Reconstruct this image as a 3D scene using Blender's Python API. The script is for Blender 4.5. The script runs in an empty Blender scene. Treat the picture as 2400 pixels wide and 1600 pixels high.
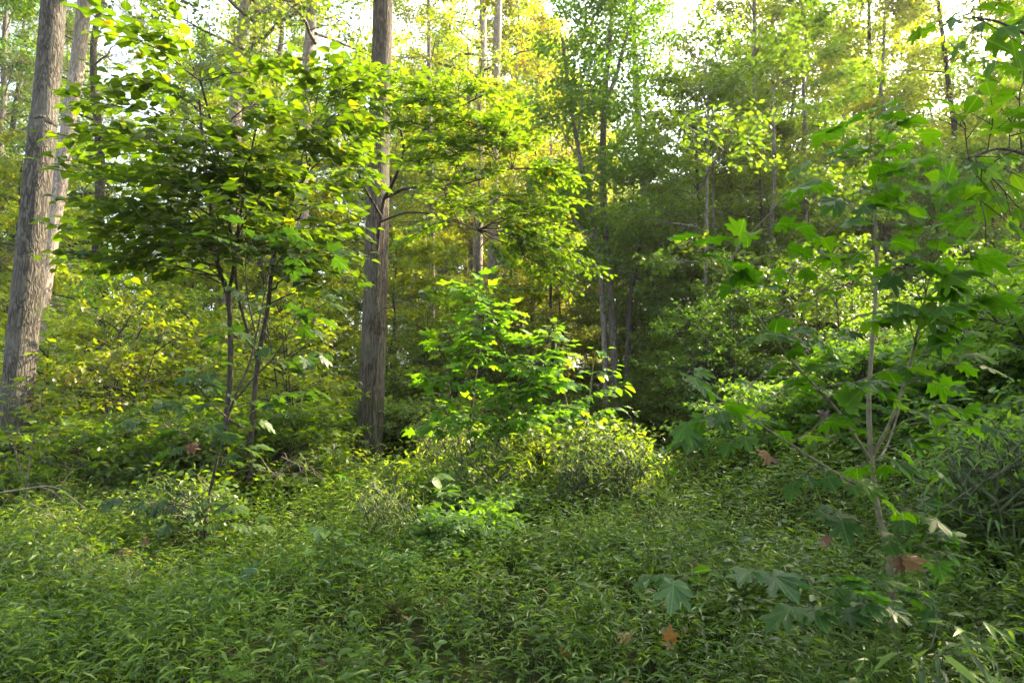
import bpy, math
import numpy as np
from mathutils import Vector

# ------------------------------------------------------------------ camera, sky, sun, exposure
SC = bpy.context.scene
COL = SC.collection
CAM_Z, PITCH, FPX = 1.45, math.radians(5.0), 1600.0      # photograph is 2400 x 1600
cam = bpy.data.cameras.new('camera'); cam_o = bpy.data.objects.new('camera', cam); COL.objects.link(cam_o)
cam_o.location = (0, 0, CAM_Z); cam_o.rotation_euler = (math.radians(90) + PITCH, 0, 0)
cam.lens = 24; cam.sensor_width = 36; cam.clip_start = 0.05; cam.clip_end = 2000
cam.dof.use_dof = True; cam.dof.focus_distance = 9.0; cam.dof.aperture_fstop = 7.0
SC.camera = cam_o

SUN_AZ, SUN_EL = math.radians(60), math.radians(37)      # azimuth to the right of the view direction
world = bpy.data.worlds.new('World'); SC.world = world; world.use_nodes = True
wn = world.node_tree.nodes; wl = world.node_tree.links
bg = wn['Background']
sky = wn.new('ShaderNodeTexSky'); sky.sky_type = 'NISHITA'; sky.sun_disc = False
sky.sun_elevation = SUN_EL; sky.sun_rotation = SUN_AZ; sky.dust_density = 5.0; sky.air_density = 1.0
hz = wn.new('ShaderNodeHueSaturation'); hz.inputs['Saturation'].default_value = .6      # hazy evening air
wl.new(sky.outputs[0], hz.inputs['Color']); wl.new(hz.outputs[0], bg.inputs[0]); bg.inputs[1].default_value = 0.15

sun = bpy.data.lights.new('sun', 'SUN'); sun.energy = 3.5; sun.angle = math.radians(0.5); sun.color = (1.0, 0.80, 0.54)
sun_o = bpy.data.objects.new('sun', sun); COL.objects.link(sun_o)
SDIR = Vector((math.sin(SUN_AZ) * math.cos(SUN_EL), math.cos(SUN_AZ) * math.cos(SUN_EL), math.sin(SUN_EL)))
sun_o.rotation_euler = SDIR.to_track_quat('Z', 'Y').to_euler()

SC.view_settings.view_transform = 'Standard'; SC.view_settings.look = 'None'
SC.view_settings.exposure = 2.85; SC.view_settings.gamma = 1.0; SC.view_settings.use_curve_mapping = False
cy = SC.cycles
cy.use_adaptive_sampling = True; cy.adaptive_threshold = 0.006; cy.adaptive_min_samples = 48
cy.max_bounces = 7; cy.diffuse_bounces = 4; cy.transmission_bounces = 5; cy.glossy_bounces = 2
cy.caustics_reflective = False; cy.caustics_refractive = False
cy.use_denoising = True; cy.sample_clamp_indirect = 2.0

HAZE = .0006
cy.volume_bounces = 0

# ------------------------------------------------------------------ ground shape and pixel helper
def smooth(a, b, x):
    t = np.clip((np.asarray(x, float) - a) / (b - a), 0, 1)
    return t * t * (3 - 2 * t)

def ground_h(x, y):
    x = np.asarray(x, float); y = np.asarray(y, float)
    h = 0.028 * np.clip(y - 2, 0, None) + 0.06 * np.clip(y - 38, 0, 60)
    bank = 0.75 * smooth(1.7, 4.6, x - 0.04 * y) * (1 - smooth(14, 24, y))
    lump = 0.04 * np.sin(x * 1.7 + y * .6) * np.sin(y * 1.3 - x * .5) + 0.10 * np.sin(x * .31 + 1) * np.sin(y * .27)
    return h + bank + lump * smooth(0, 4, np.hypot(x, y))

def gh(x, y): return float(ground_h(x, y))

def px(u, v, Y):
    """photograph pixel (u, v) at distance Y -> world point"""
    dx, dy = (u - 1200) / FPX, (800 - v) / FPX
    d = np.array([dx, math.cos(PITCH) - dy * math.sin(PITCH), math.sin(PITCH) + dy * math.cos(PITCH)])
    return np.array([0, 0, CAM_Z]) + d * (Y / d[1])

# ------------------------------------------------------------------ mesh building
class MB:
    def __init__(s): s.v, s.f, s.n, s.tint, s.uv, s.has_uv = [], [], 0, [], [], False
    def add(s, v, f, tint=0.5, uv=None):
        v = np.asarray(v, np.float32).reshape(-1, 3); f = np.asarray(f, np.int32)
        if len(f) == 0: return
        s.v.append(v); s.f.append(f + s.n); s.n += len(v)
        t = np.empty(len(f), np.float32); t[:] = tint; s.tint.append(t)
        if uv is None: uv = np.zeros((len(v), 2), np.float32)
        else: s.has_uv = True
        s.uv.append(np.asarray(uv, np.float32).reshape(-1, 2))
    def mesh(s, name, mat, smooth_=True):
        me = bpy.data.meshes.new(name)
        V = np.concatenate(s.v); me.vertices.add(len(V)); me.vertices.foreach_set('co', V.ravel())
        tot = np.concatenate([np.full(len(f), f.shape[1], np.int32) for f in s.f])
        idx = np.concatenate([f.ravel() for f in s.f])
        start = np.concatenate([[0], np.cumsum(tot)[:-1]]).astype(np.int32)
        me.loops.add(len(idx)); me.loops.foreach_set('vertex_index', idx)
        me.polygons.add(len(tot)); me.polygons.foreach_set('loop_start', start); me.polygons.foreach_set('loop_total', tot)
        me.polygons.foreach_set('use_smooth', np.full(len(tot), smooth_))
        a = me.attributes.new('tint', 'FLOAT', 'FACE'); a.data.foreach_set('value', np.concatenate(s.tint))
        if s.has_uv:
            a = me.attributes.new('leaf_uv', 'FLOAT2', 'POINT'); a.data.foreach_set('vector', np.concatenate(s.uv).ravel())
        me.update(calc_edges=True); me.materials.append(mat)
        return me
    def obj(s, name, mat, parent=None, smooth_=True):
        return link(name, s.mesh(name, mat, smooth_), parent)

def link(name, data, parent=None, loc=None):
    o = bpy.data.objects.new(name, data); COL.objects.link(o)
    if parent is not None: o.parent = parent
    if loc is not None: o.location = loc
    return o

def tag(o, label=None, cat=None, group=None, kind=None):
    for k, v in (('label', label), ('category', cat), ('group', group), ('kind', kind)):
        if v: o[k] = v
    return o

def thing(name, label, cat, loc, group=None, rz=0):
    o = link(name, None, None, loc); o.rotation_euler = (0, 0, rz); o.empty_display_size = .2
    return tag(o, label, cat, group)

def nrm(a): return a / np.maximum(np.linalg.norm(a, axis=-1, keepdims=True), 1e-9)

def tubes(mb, P, R, m=5, tint=0.5):
    """P (n,k,3) paths, R (n,k) radii"""
    P = np.asarray(P, float); R = np.asarray(R, float); n, k, _ = P.shape
    T = nrm(np.gradient(P, axis=1)); T0 = nrm(P[:, -1:] - P[:, :1])
    ref = np.where(np.abs(T0[..., 2:3]) < .8, np.array([0, 0, 1.]), np.array([1., 0, 0]))
    A = nrm(np.cross(T, np.broadcast_to(ref, T.shape))); B = np.cross(T, A)
    th = np.arange(m) * 2 * math.pi / m
    ring = P[:, :, None] + R[:, :, None, None] * (A[:, :, None] * np.cos(th)[:, None] + B[:, :, None] * np.sin(th)[:, None])
    V = ring.reshape(-1, 3)
    i = np.arange(n)[:, None, None] * k * m; j = np.arange(k - 1)[None, :, None] * m; q = np.arange(m)[None, None, :]; q2 = (q + 1) % m
    a = i + j
    F = np.stack([a + q, a + q2, a + m + q2, a + m + q], -1).reshape(-1, 4)
    mb.add(V, F, tint)

def catmull(pts, k):
    pts = np.asarray(pts, float)
    if len(pts) == 2: return pts[0] + (pts[1] - pts[0]) * np.linspace(0, 1, k)[:, None]
    p = np.vstack([2 * pts[0] - pts[1], pts, 2 * pts[-1] - pts[-2]])
    n = len(pts) - 1; s = np.linspace(0, n - 1e-6, k); i = s.astype(int); t = (s - i)[:, None]
    a, b, c, d = p[i], p[i + 1], p[i + 2], p[i + 3]
    return .5 * (2 * b + (c - a) * t + (2 * a - 5 * b + 4 * c - d) * t ** 2 + (3 * b - a - 3 * c + d) * t ** 3)

# ------------------------------------------------------------------ leaf outlines (unit length, +y to the tip)
def strip_leaf(ts, ws, fold=.25, droop=.25, wave=0):
    v, uv = [], []
    rows = []
    for t, w in zip(ts, ws):
        z = -droop * t * t
        if w <= 0: rows.append([len(v)]); v.append((0, t, z)); uv.append((0, t))
        else:
            b = len(v); rows.append([b, b + 1, b + 2])
            wz = wave * math.sin(t * 9)
            v += [(-w, t + w * .12, z + fold * w + wz), (0, t, z), (w, t + w * .12, z + fold * w - wz)]; uv += [(-w, t), (0, t), (w, t)]
    f = []
    for a, b in zip(rows[:-1], rows[1:]):
        if len(a) == 1 and len(b) == 3: f += [(a[0], b[1], b[0]), (a[0], b[2], b[1])]
        elif len(a) == 3 and len(b) == 1: f += [(a[0], a[1], b[0]), (a[1], a[2], b[0])]
        else:
            f += [(a[0], a[1], b[1]), (a[0], b[1], b[0]), (a[1], a[2], b[2]), (a[1], b[2], b[1])]
    return np.array(v, float), np.array(f), np.array(uv, float)

def palmate_leaf(half, droop, curl):
    """half: right-hand outline from base to tip"""
    tip = half[-1]
    out = list(half[:-1]) + [tip] + [(-x, y) for x, y in reversed(half[:-1])]
    v = [(0, .22)] + out
    V = np.array([(x, y, 0) for x, y in v], float)
    r = np.hypot(V[:, 0], V[:, 1] - .22)
    V[:, 2] = -droop * r ** 2 + curl * np.abs(V[:, 0]) * .6
    V[:, 2] += .05 * np.sin(np.arange(len(V)) * 2.1)
    n = len(out)
    f = [(0, 1 + i, 1 + (i + 1) % n) for i in range(n)]
    return V, np.array(f), V[:, :2].copy()

HEART = strip_leaf([0, .10, .28, .52, .78, 1], [0, .30, .40, .36, .19, 0], .22, .22)
OVATE = strip_leaf([0, .2, .5, .8, 1], [0, .2, .29, .16, 0], .28, .2)
OVATE_S = strip_leaf([0, .45, 1], [0, .30, 0], .3, .2)
LANCE = strip_leaf([0, .18, .5, 1], [0, .075, .092, 0], .3, .55)
LANCE_S = strip_leaf([0, .4, 1], [0, .10, 0], .3, .5)
DIAMOND = strip_leaf([0, .45, 1], [0, .30, 0], .25, .1)
NEEDLE = strip_leaf([0, .5, 1], [0, .055, 0], .2, .1)
SYCAMORE = palmate_leaf([(.03, .02), (.16, -.05), (.30, .04), (.52, .08), (.46, .20), (.62, .30), (.44, .36), (.36, .43), (.52, .56), (.56, .76), (.38, .70), (.24, .62), (.22, .74), (.12, .86), (0, 1.02)], .22, -.1)
SYCAMORE2 = palmate_leaf([(.03, .02), (.14, -.02), (.32, .00), (.50, .14), (.44, .22), (.56, .38), (.40, .40), (.30, .46), (.48, .62), (.46, .78), (.30, .70), (.18, .62), (.20, .78), (.10, .88), (0, 1.0)], .45, .25)
SYCAMORE3 = (SYCAMORE[0] * np.array([1, 1, 1]) - np.stack([0 * SYCAMORE[0][:, 0], 0 * SYCAMORE[0][:, 0], .55 * SYCAMORE[0][:, 0] ** 2 - .25 * SYCAMORE[0][:, 0]], 1), SYCAMORE[1], SYCAMORE[2])
MAPLE = palmate_leaf([(.05, .0), (.22, .02), (.44, .10), (.34, .24), (.26, .34), (.48, .44), (.46, .62), (.30, .58), (.16, .54), (.16, .74), (0, 1.0)], .25, .05)
SASSAFRAS = palmate_leaf([(.04, .0), (.14, .14), (.30, .34), (.46, .52), (.40, .66), (.26, .62), (.17, .56), (.20, .74), (.16, .90), (0, 1.0)], .2, .15)

def leaves(mb, tm, P, D, N, S, tint, uv=False):
    V, F, U = tm
    P = np.asarray(P, float); n = len(P)
    if n == 0: return
    D = nrm(np.asarray(D, float)); X = nrm(np.cross(D, N)); Z = np.cross(X, D)
    S = np.broadcast_to(np.asarray(S, float), (n,))
    W = P[:, None] + S[:, None, None] * (V[None, :, 0:1] * X[:, None] + V[None, :, 1:2] * D[:, None] + V[None, :, 2:3] * Z[:, None])
    FF = (F[None] + (np.arange(n) * len(V))[:, None, None]).reshape(-1, 3)
    mb.add(W.reshape(-1, 3), FF, np.repeat(np.broadcast_to(tint, (n,)), len(F)), np.tile(U, (n, 1)) if uv else None)

# ------------------------------------------------------------------ materials
def mat_new(name):
    m = bpy.data.materials.new(name); m.use_nodes = True
    return m, m.node_tree.nodes, m.node_tree.links

def leaf_mat(name, stops, trans=(2.9, 3.0, .45), mix=.5, rough=.4, spec=.5, veins=False, jitter=.25):
    m, N, L = mat_new(name)
    p = N['Principled BSDF']; out = N['Material Output']
    at = N.new('ShaderNodeAttribute'); at.attribute_name = 'tint'
    cr = N.new('ShaderNodeValToRGB')
    e = cr.color_ramp.elements
    e[0].position, e[0].color = stops[0][0], (*stops[0][1], 1); e[1].position, e[1].color = stops[-1][0], (*stops[-1][1], 1)
    for pos, c in stops[1:-1]:
        x = e.new(pos); x.color = (*c, 1)
    L.new(at.outputs['Fac'], cr.inputs[0])
    oi = N.new('ShaderNodeObjectInfo'); mr = N.new('ShaderNodeMapRange'); mr.inputs[3].default_value = 1 - jitter; mr.inputs[4].default_value = 1 + jitter
    L.new(oi.outputs['Random'], mr.inputs[0])
    hv = N.new('ShaderNodeHueSaturation'); L.new(cr.outputs[0], hv.inputs['Color']); L.new(mr.outputs[0], hv.inputs['Value'])
    mh = N.new('ShaderNodeMapRange'); mh.inputs[3].default_value = .485; mh.inputs[4].default_value = .51
    ma = N.new('ShaderNodeMath'); ma.operation = 'FRACT'; mm = N.new('ShaderNodeMath'); mm.operation = 'MULTIPLY'; mm.inputs[1].default_value = 7.31
    L.new(oi.outputs['Random'], mm.inputs[0]); L.new(mm.outputs[0], ma.inputs[0]); L.new(ma.outputs[0], mh.inputs[0]); L.new(mh.outputs[0], hv.inputs['Hue'])
    col = hv.outputs[0]
    if veins:
        lu = N.new('ShaderNodeAttribute'); lu.attribute_name = 'leaf_uv'
        sx = N.new('ShaderNodeSeparateXYZ'); L.new(lu.outputs['Vector'], sx.inputs[0])
        ab = N.new('ShaderNodeMath'); ab.operation = 'ABSOLUTE'; L.new(sx.outputs[0], ab.inputs[0])
        # side veins: stripes in (y - 0.7|x|)
        m1 = N.new('ShaderNodeMath'); m1.operation = 'MULTIPLY_ADD'; m1.inputs[1].default_value = -.8; L.new(ab.outputs[0], m1.inputs[0]); L.new(sx.outputs[1], m1.inputs[2])
        m2 = N.new('ShaderNodeMath'); m2.operation = 'MULTIPLY'; m2.inputs[1].default_value = 8; L.new(m1.outputs[0], m2.inputs[0])
        pg = N.new('ShaderNodeMath'); pg.operation = 'PINGPONG'; pg.inputs[1].default_value = .5; L.new(m2.outputs[0], pg.inputs[0])
        c1 = N.new('ShaderNodeMapRange'); c1.inputs[1].default_value = .0; c1.inputs[2].default_value = .09; c1.inputs[3].default_value = .6; c1.inputs[4].default_value = 0; L.new(pg.outputs[0], c1.inputs[0])
        c2 = N.new('ShaderNodeMapRange'); c2.inputs[1].default_value = .006; c2.inputs[2].default_value = .022; c2.inputs[3].default_value = 1; c2.inputs[4].default_value = 0; L.new(ab.outputs[0], c2.inputs[0])
        mx = N.new('ShaderNodeMath'); mx.operation = 'MAXIMUM'; L.new(c1.outputs[0], mx.inputs[0]); L.new(c2.outputs[0], mx.inputs[1])
        vm = N.new('ShaderNodeMix'); vm.data_type = 'RGBA'; vm.blend_type = 'ADD'
        ms = N.new('ShaderNodeMath'); ms.operation = 'MULTIPLY'; ms.inputs[1].default_value = .5; L.new(mx.outputs[0], ms.inputs[0])
        L.new(ms.outputs[0], vm.inputs[0]); L.new(col, vm.inputs[6]); vm.inputs[7].default_value = (.10, .14, .05, 1)
        col = vm.outputs[2]
        bp = N.new('ShaderNodeBump'); bp.inputs['Strength'].default_value = .5; bp.inputs['Distance'].default_value = .003
        L.new(mx.outputs[0], bp.inputs['Height']); L.new(bp.outputs[0], p.inputs['Normal'])
    L.new(col, p.inputs['Base Color']); p.inputs['Roughness'].default_value = rough; p.inputs['Specular IOR Level'].default_value = spec
    tc = N.new('ShaderNodeMix'); tc.data_type = 'RGBA'; tc.blend_type = 'MULTIPLY'; tc.inputs[0].default_value = 1
    L.new(col, tc.inputs[6]); tc.inputs[7].default_value = (*trans, 1)
    tr = N.new('ShaderNodeBsdfTranslucent'); L.new(tc.outputs[2], tr.inputs[0])
    mxs = N.new('ShaderNodeMixShader'); mxs.inputs[0].default_value = mix
    L.new(p.outputs[0], mxs.inputs[1]); L.new(tr.outputs[0], mxs.inputs[2]); L.new(mxs.outputs[0], out.inputs[0])
    return m

def bark_mat(name, dark, light, scale=14, stretch=.16, bump=.02, patch=None, moss=0):
    m, N, L = mat_new(name)
    p = N['Principled BSDF']; p.inputs['Roughness'].default_value = .85; p.inputs['Specular IOR Level'].default_value = .25
    tc = N.new('ShaderNodeTexCoord'); mp = N.new('ShaderNodeMapping'); mp.inputs['Scale'].default_value = (scale, scale, scale * stretch)
    nz = N.new('ShaderNodeTexNoise'); nz.inputs['Scale'].default_value = 3; nz.inputs['Detail'].default_value = 3
    L.new(tc.outputs['Object'], nz.inputs['Vector'])
    ad = N.new('ShaderNodeVectorMath'); ad.operation = 'ADD'
    sc = N.new('ShaderNodeVectorMath'); sc.operation = 'SCALE'; sc.inputs['Scale'].default_value = .9
    L.new(tc.outputs['Object'], mp.inputs[0]); L.new(nz.outputs['Color'], sc.inputs[0]); L.new(mp.outputs[0], ad.inputs[0]); L.new(sc.outputs[0], ad.inputs[1])
    vo = N.new('ShaderNodeTexNoise'); vo.inputs['Scale'].default_value = 1.5; vo.inputs['Detail'].default_value = 2.5; vo.inputs['Distortion'].default_value = .5; L.new(ad.outputs[0], vo.inputs['Vector'])
    s1 = N.new('ShaderNodeMath'); s1.operation = 'SUBTRACT'; s1.inputs[1].default_value = .5; L.new(vo.outputs['Fac'], s1.inputs[0])
    s2 = N.new('ShaderNodeMath'); s2.operation = 'ABSOLUTE'; L.new(s1.outputs[0], s2.inputs[0])
    n2 = N.new('ShaderNodeTexNoise'); n2.inputs['Scale'].default_value = 4.2; n2.inputs['Detail'].default_value = 4; L.new(ad.outputs[0], n2.inputs['Vector'])
    mr = N.new('ShaderNodeMapRange'); mr.inputs[2].default_value = .13; mr.inputs[3].default_value = .12; L.new(s2.outputs[0], mr.inputs[0])
    mu = N.new('ShaderNodeMath'); mu.operation = 'MULTIPLY'; L.new(mr.outputs[0], mu.inputs[0]); L.new(n2.outputs['Fac'], mu.inputs[1])
    cr = N.new('ShaderNodeValToRGB'); e = cr.color_ramp.elements; e[0].color = (*dark, 1); e[0].position = .05; e[1].color = (*light, 1); e[1].position = .55
    L.new(mu.outputs[0], cr.inputs[0]); col = cr.outputs[0]
    if patch:
        n3 = N.new('ShaderNodeTexNoise'); n3.inputs['Scale'].default_value = 1.7; n3.inputs['Detail'].default_value = 4; L.new(tc.outputs['Object'], n3.inputs['Vector'])
        c3 = N.new('ShaderNodeMapRange'); c3.inputs[1].default_value = .48; c3.inputs[2].default_value = .66; L.new(n3.outputs['Fac'], c3.inputs[0])
        mx = N.new('ShaderNodeMix'); mx.data_type = 'RGBA'; L.new(c3.outputs[0], mx.inputs[0]); L.new(col, mx.inputs[6]); mx.inputs[7].default_value = (*patch, 1)
        mul = N.new('ShaderNodeMath'); mul.operation = 'MULTIPLY'; mul.inputs[1].default_value = .6; L.new(c3.outputs[0], mul.inputs[0]); L.new(mul.outputs[0], mx.inputs[0])
        col = mx.outputs[2]
    if moss:                                                   # patchy moss low on the trunk
        sp = N.new('ShaderNodeSeparateXYZ'); L.new(tc.outputs['Object'], sp.inputs[0])
        mz = N.new('ShaderNodeMapRange'); mz.inputs[1].default_value = .1; mz.inputs[2].default_value = 2.6; mz.inputs[3].default_value = .16; mz.inputs[4].default_value = -.12; L.new(sp.outputs[2], mz.inputs[0])
        n4 = N.new('ShaderNodeTexNoise'); n4.inputs['Scale'].default_value = 5; n4.inputs['Detail'].default_value = 5; L.new(tc.outputs['Object'], n4.inputs['Vector'])
        a4 = N.new('ShaderNodeMath'); a4.operation = 'ADD'; L.new(n4.outputs['Fac'], a4.inputs[0]); L.new(mz.outputs[0], a4.inputs[1])
        m4 = N.new('ShaderNodeMapRange'); m4.inputs[1].default_value = .54; m4.inputs[2].default_value = .66; m4.inputs[4].default_value = .8; L.new(a4.outputs[0], m4.inputs[0])
        x4 = N.new('ShaderNodeMix'); x4.data_type = 'RGBA'; L.new(m4.outputs[0], x4.inputs[0]); L.new(col, x4.inputs[6]); x4.inputs[7].default_value = (.045, .065, .015, 1); col = x4.outputs[2]
    L.new(col, p.inputs['Base Color'])
    bp = N.new('ShaderNodeBump'); bp.inputs['Strength'].default_value = 1; bp.inputs['Distance'].default_value = bump
    L.new(mu.outputs[0], bp.inputs['Height']); L.new(bp.outputs[0], p.inputs['Normal'])
    return m

def plain_mat(name, c, rough=.7):
    m, N, L = mat_new(name); p = N['Principled BSDF']
    tc = N.new('ShaderNodeTexCoord'); nz = N.new('ShaderNodeTexNoise'); nz.inputs['Scale'].default_value = 30; L.new(tc.outputs['Object'], nz.inputs['Vector'])
    cr = N.new('ShaderNodeValToRGB'); e = cr.color_ramp.elements; e[0].color = (*[x * .55 for x in c], 1); e[1].color = (*[min(1, x * 1.4) for x in c], 1); e[0].position = .3; e[1].position = .7
    L.new(nz.outputs['Fac'], cr.inputs[0]); L.new(cr.outputs[0], p.inputs['Base Color']); p.inputs['Roughness'].default_value = rough
    return m

G = lambda *s: list(s)
M = {}
M['canopy'] = leaf_mat('canopy_leaf', G((0, (.042, .085, .013)), (.6, (.070, .125, .015)), (1, (.115, .155, .018))))
M['canopy_yellow'] = leaf_mat('yellowing_leaf', G((0, (.066, .110, .011)), (.6, (.110, .152, .012)), (1, (.155, .168, .015))), trans=(3.3, 3.0, .4))
M['autumn'] = leaf_mat('autumn_leaf', G((0, (.09, .135, .013)), (.55, (.15, .17, .016)), (.85, (.24, .17, .02)), (1, (.32, .13, .02))), trans=(2.0, 1.9, .6))
M['deep'] = leaf_mat('deep_green_leaf', G((0, (.042, .085, .012)), (.7, (.068, .122, .014)), (1, (.105, .15, .016))), mix=.5)
M['pine'] = leaf_mat('pine_needle', G((0, (.045, .062, .03)), (1, (.085, .095, .04))), mix=.3)
M['understory'] = leaf_mat('understory_leaf', G((0, (.020, .052, .006)), (.7, (.046, .098, .008)), (.96, (.085, .135, .010)), (1, (.22, .17, .02))), veins=True, rough=.38, trans=(3.0, 2.8, .3))
M['dogwood'] = leaf_mat('dogwood_leaf', G((0, (.040, .085, .009)), (.7, (.068, .125, .010)), (.97, (.10, .15, .012)), (1, (.26, .15, .02))), veins=True, trans=(3.5, 3.1, .3))
M['sapling'] = leaf_mat('sapling_leaf', G((0, (.026, .070, .006)), (.7, (.044, .105, .006)), (1, (.085, .150, .010))), veins=True, rough=.58, spec=.3, trans=(2.8, 3.0, .25), mix=.48)
M['sapling_cool'] = leaf_mat('blue_green_leaf', G((0, (.024, .062, .012)), (.7, (.038, .092, .013)), (1, (.065, .13, .014))), veins=True, rough=.46, spec=.4, trans=(2.0, 2.3, .5), mix=.42)
M['shrub'] = leaf_mat('shrub_leaf', G((0, (.042, .082, .011)), (.6, (.075, .125, .013)), (.95, (.12, .155, .016)), (1, (.22, .16, .03))))
M['shrub_yellow'] = leaf_mat('yellow_shrub_leaf', G((0, (.068, .110, .010)), (.7, (.115, .155, .013)), (.96, (.16, .17, .016)), (1, (.26, .15, .03))))
M['grass'] = leaf_mat('grass_leaf', G((0, (.019, .045, .006)), (.5, (.056, .120, .012)), (.88, (.14, .22, .022)), (.96, (.13, .13, .03)), (1, (.22, .15, .07))), rough=.40, spec=.36, mix=.46, trans=(2.2, 2.1, .6), jitter=.02)
M['fresh'] = leaf_mat('fresh_green_leaf', G((0, (.04, .105, .010)), (.7, (.066, .150, .012)), (1, (.11, .18, .014))), veins=True, trans=(3.0, 2.8, .35))
M['dead'] = leaf_mat('dead_leaf', G((0, (.06, .034, .014)), (.6, (.13, .075, .022)), (1, (.21, .13, .045))), trans=(1.5, 1.0, .5), mix=.35, rough=.6, jitter=.35)
M['bark_oak'] = bark_mat('oak_bark', (.020, .018, .014), (.130, .116, .086), 17, .2, .04, (.15, .14, .115), 1)
M['bark_tulip'] = bark_mat('tulip_tree_bark', (.026, .021, .014), (.135, .110, .072), 17, .12, .04, (.115, .115, .08), 1)
M['bark_pale'] = bark_mat('pale_bark', (.12, .095, .08), (.40, .345, .29), 14, .2, .012, (.26, .21, .17))
M['bark_grey'] = bark_mat('grey_bark', (.07, .06, .05), (.24, .21, .18), 14, .2, .02)
M['bark_dark'] = bark_mat('dark_bark', (.020, .016, .012), (.085, .070, .055), 22, .2, .01)
M['stem'] = plain_mat('sapling_stem', (.13, .115, .06))
M['twig'] = plain_mat('dry_twig', (.15, .115, .08))
M['stalk'] = plain_mat('green_stalk', (.055, .075, .022))

# ground
gm, N, L = mat_new('forest_floor'); p = N['Principled BSDF']; p.inputs['Roughness'].default_value = 1.0; p.inputs['Specular IOR Level'].default_value = 0.0
tc = N.new('ShaderNodeTexCoord'); nz = N.new('ShaderNodeTexNoise'); nz.inputs['Scale'].default_value = 6; nz.inputs['Detail'].default_value = 8; L.new(tc.outputs['Object'], nz.inputs['Vector'])
cr = N.new('ShaderNodeValToRGB'); e = cr.color_ramp.elements; e[0].color = (.010, .011, .005, 1); e[0].position = .3; e[1].color = (.040, .032, .016, 1); e[1].position = .7
x = e.new(.5); x.color = (.018, .024, .008, 1)
L.new(nz.outputs['Fac'], cr.inputs[0]); L.new(cr.outputs[0], p.inputs['Base Color'])
bp = N.new('ShaderNodeBump'); bp.inputs['Distance'].default_value = .05; L.new(nz.outputs['Fac'], bp.inputs['Height']); L.new(bp.outputs[0], p.inputs['Normal'])

# ------------------------------------------------------------------ ground sheet
def axis(lo, hi, n, c=0):   # denser near the camera
    t = np.linspace(-1, 1, n); s = np.sinh(t * 4.2) / math.sinh(4.2)
    return np.where(s < 0, -s * lo, s * hi)
gx, gy = axis(-600, 600, 121), axis(-120, 900, 141)
X, Y = np.meshgrid(gx, gy); Z = ground_h(X, np.minimum(Y, 120)); 
ny, nx = X.shape
q = (np.arange(ny - 1)[:, None] * nx + np.arange(nx - 1)[None]).ravel()
mb = MB(); mb.add(np.stack([X, Y, Z], -1).reshape(-1, 3), np.stack([q, q + 1, q + nx + 1, q + nx], 1))
tag(mb.obj('ground', gm), 'brown leafy forest floor under the grass and shrubs', 'ground', kind='structure')

# ------------------------------------------------------------------ stilt grass: one mass nobody could count
def clearing(x, y):
    """1 inside the grassy opening that runs back from the camera, 0 in the thicket"""
    c = np.interp(y, [0, 8, 14, 21], [0, .6, 1.5, 3.1]); w = np.interp(y, [0, 3, 6.5, 9, 13, 21], [9, 7, 4.6, 2.4, 1.5, 1.0])
    return np.abs(x - c) < w

def grass_mass():
    rng = np.random.default_rng(5); mb = MB()
    stalks = []
    for y0, y1, dens, nl, tm, ls in ((1.7, 3.4, 520, 9, LANCE, .060), (3.4, 6, 430, 9, LANCE, .064), (6, 11, 230, 7, LANCE_S, .075), (11, 22, 80, 7, LANCE_S, .10)):
        xm = y1 * .78 + 1.5
        n = int(dens * (y1 - y0) * 2 * xm)
        x = rng.uniform(-xm, xm, n); y = rng.uniform(y0, y1, n)
        keep = np.abs(x) < y * .80 + 1.3
        f = .5 + .5 * np.sin(x * 2.1 + np.sin(y * 1.7) * 1.5) * np.sin(y * 2.4 + x * .7)          # tufts
        keep &= rng.random(n) < (.30 + .70 * f)
        if y0 >= 11: keep &= clearing(x, y)
        x, y, f = x[keep], y[keep], f[keep]; n = len(x)
        H = rng.uniform(.18, .56, n) * (.55 + .7 * f) * np.where(rng.random(n) < .06, 1.5, 1)
        patch = .5 + .5 * np.sin(x * .9 + 1.3 * np.sin(y * .8)) * np.cos(y * 1.1 - x * .4); H = H * (.58 + .7 * patch); hue = rng.random(n) * .5 + .5 * patch
        forb = rng.random(n) < np.where(np.sin(x * 3.1 + y) * np.sin(y * 2.3 - x) > .5, .25, .025)
        az = rng.uniform(0, 2 * math.pi, n); leanv = rng.uniform(.1, .75, n)
        base = np.stack([x, y, ground_h(x, y)], 1); ld = np.stack([np.cos(az), np.sin(az), 0 * az], 1)
        top = base + ld * (H * leanv)[:, None] + np.array([0, 0, 1.]) * H[:, None]
        mid = (base + top) / 2 + np.array([0, 0, 1.]) * (H * .12)[:, None] - ld * (H * leanv * .2)[:, None]
        if y0 < 6:
            tubes(mb, np.stack([base, mid, top], 1), np.tile([[.0016, .0013, .0008]], (n, 1)), 3, rng.uniform(.2, .75, n).repeat(6))
        for k in range(nl):
            t = (k + .6 + rng.uniform(-.3, .3, n)) / nl; t = .22 + .8 * t
            P = base * ((1 - t) ** 2)[:, None] + 2 * mid * (t * (1 - t))[:, None] + top * (t ** 2)[:, None]
            a = az + (k % 2) * math.pi + rng.normal(0, .7, n) + k * .5
            D = np.stack([np.cos(a), np.sin(a), rng.normal(.45, .35, n)], 1)
            Nn = np.stack([rng.normal(0, .6, n), rng.normal(0, .6, n), np.ones(n)], 1)
            sz = ls * rng.uniform(.55, 1.2, n); tn = np.clip(rng.beta(1.6, 1.6, n) * .8 + .2 * hue, 0, 1)
            leaves(mb, tm, P[~forb], D[~forb], Nn[~forb], sz[~forb], tn[~forb])
            leaves(mb, OVATE if y0 < 6 else OVATE_S, P[forb], D[forb] * [1, 1, .4], Nn[forb] * [.5, .5, 1], sz[forb] * 1.15, tn[forb] * .7)
    return mb
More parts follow.
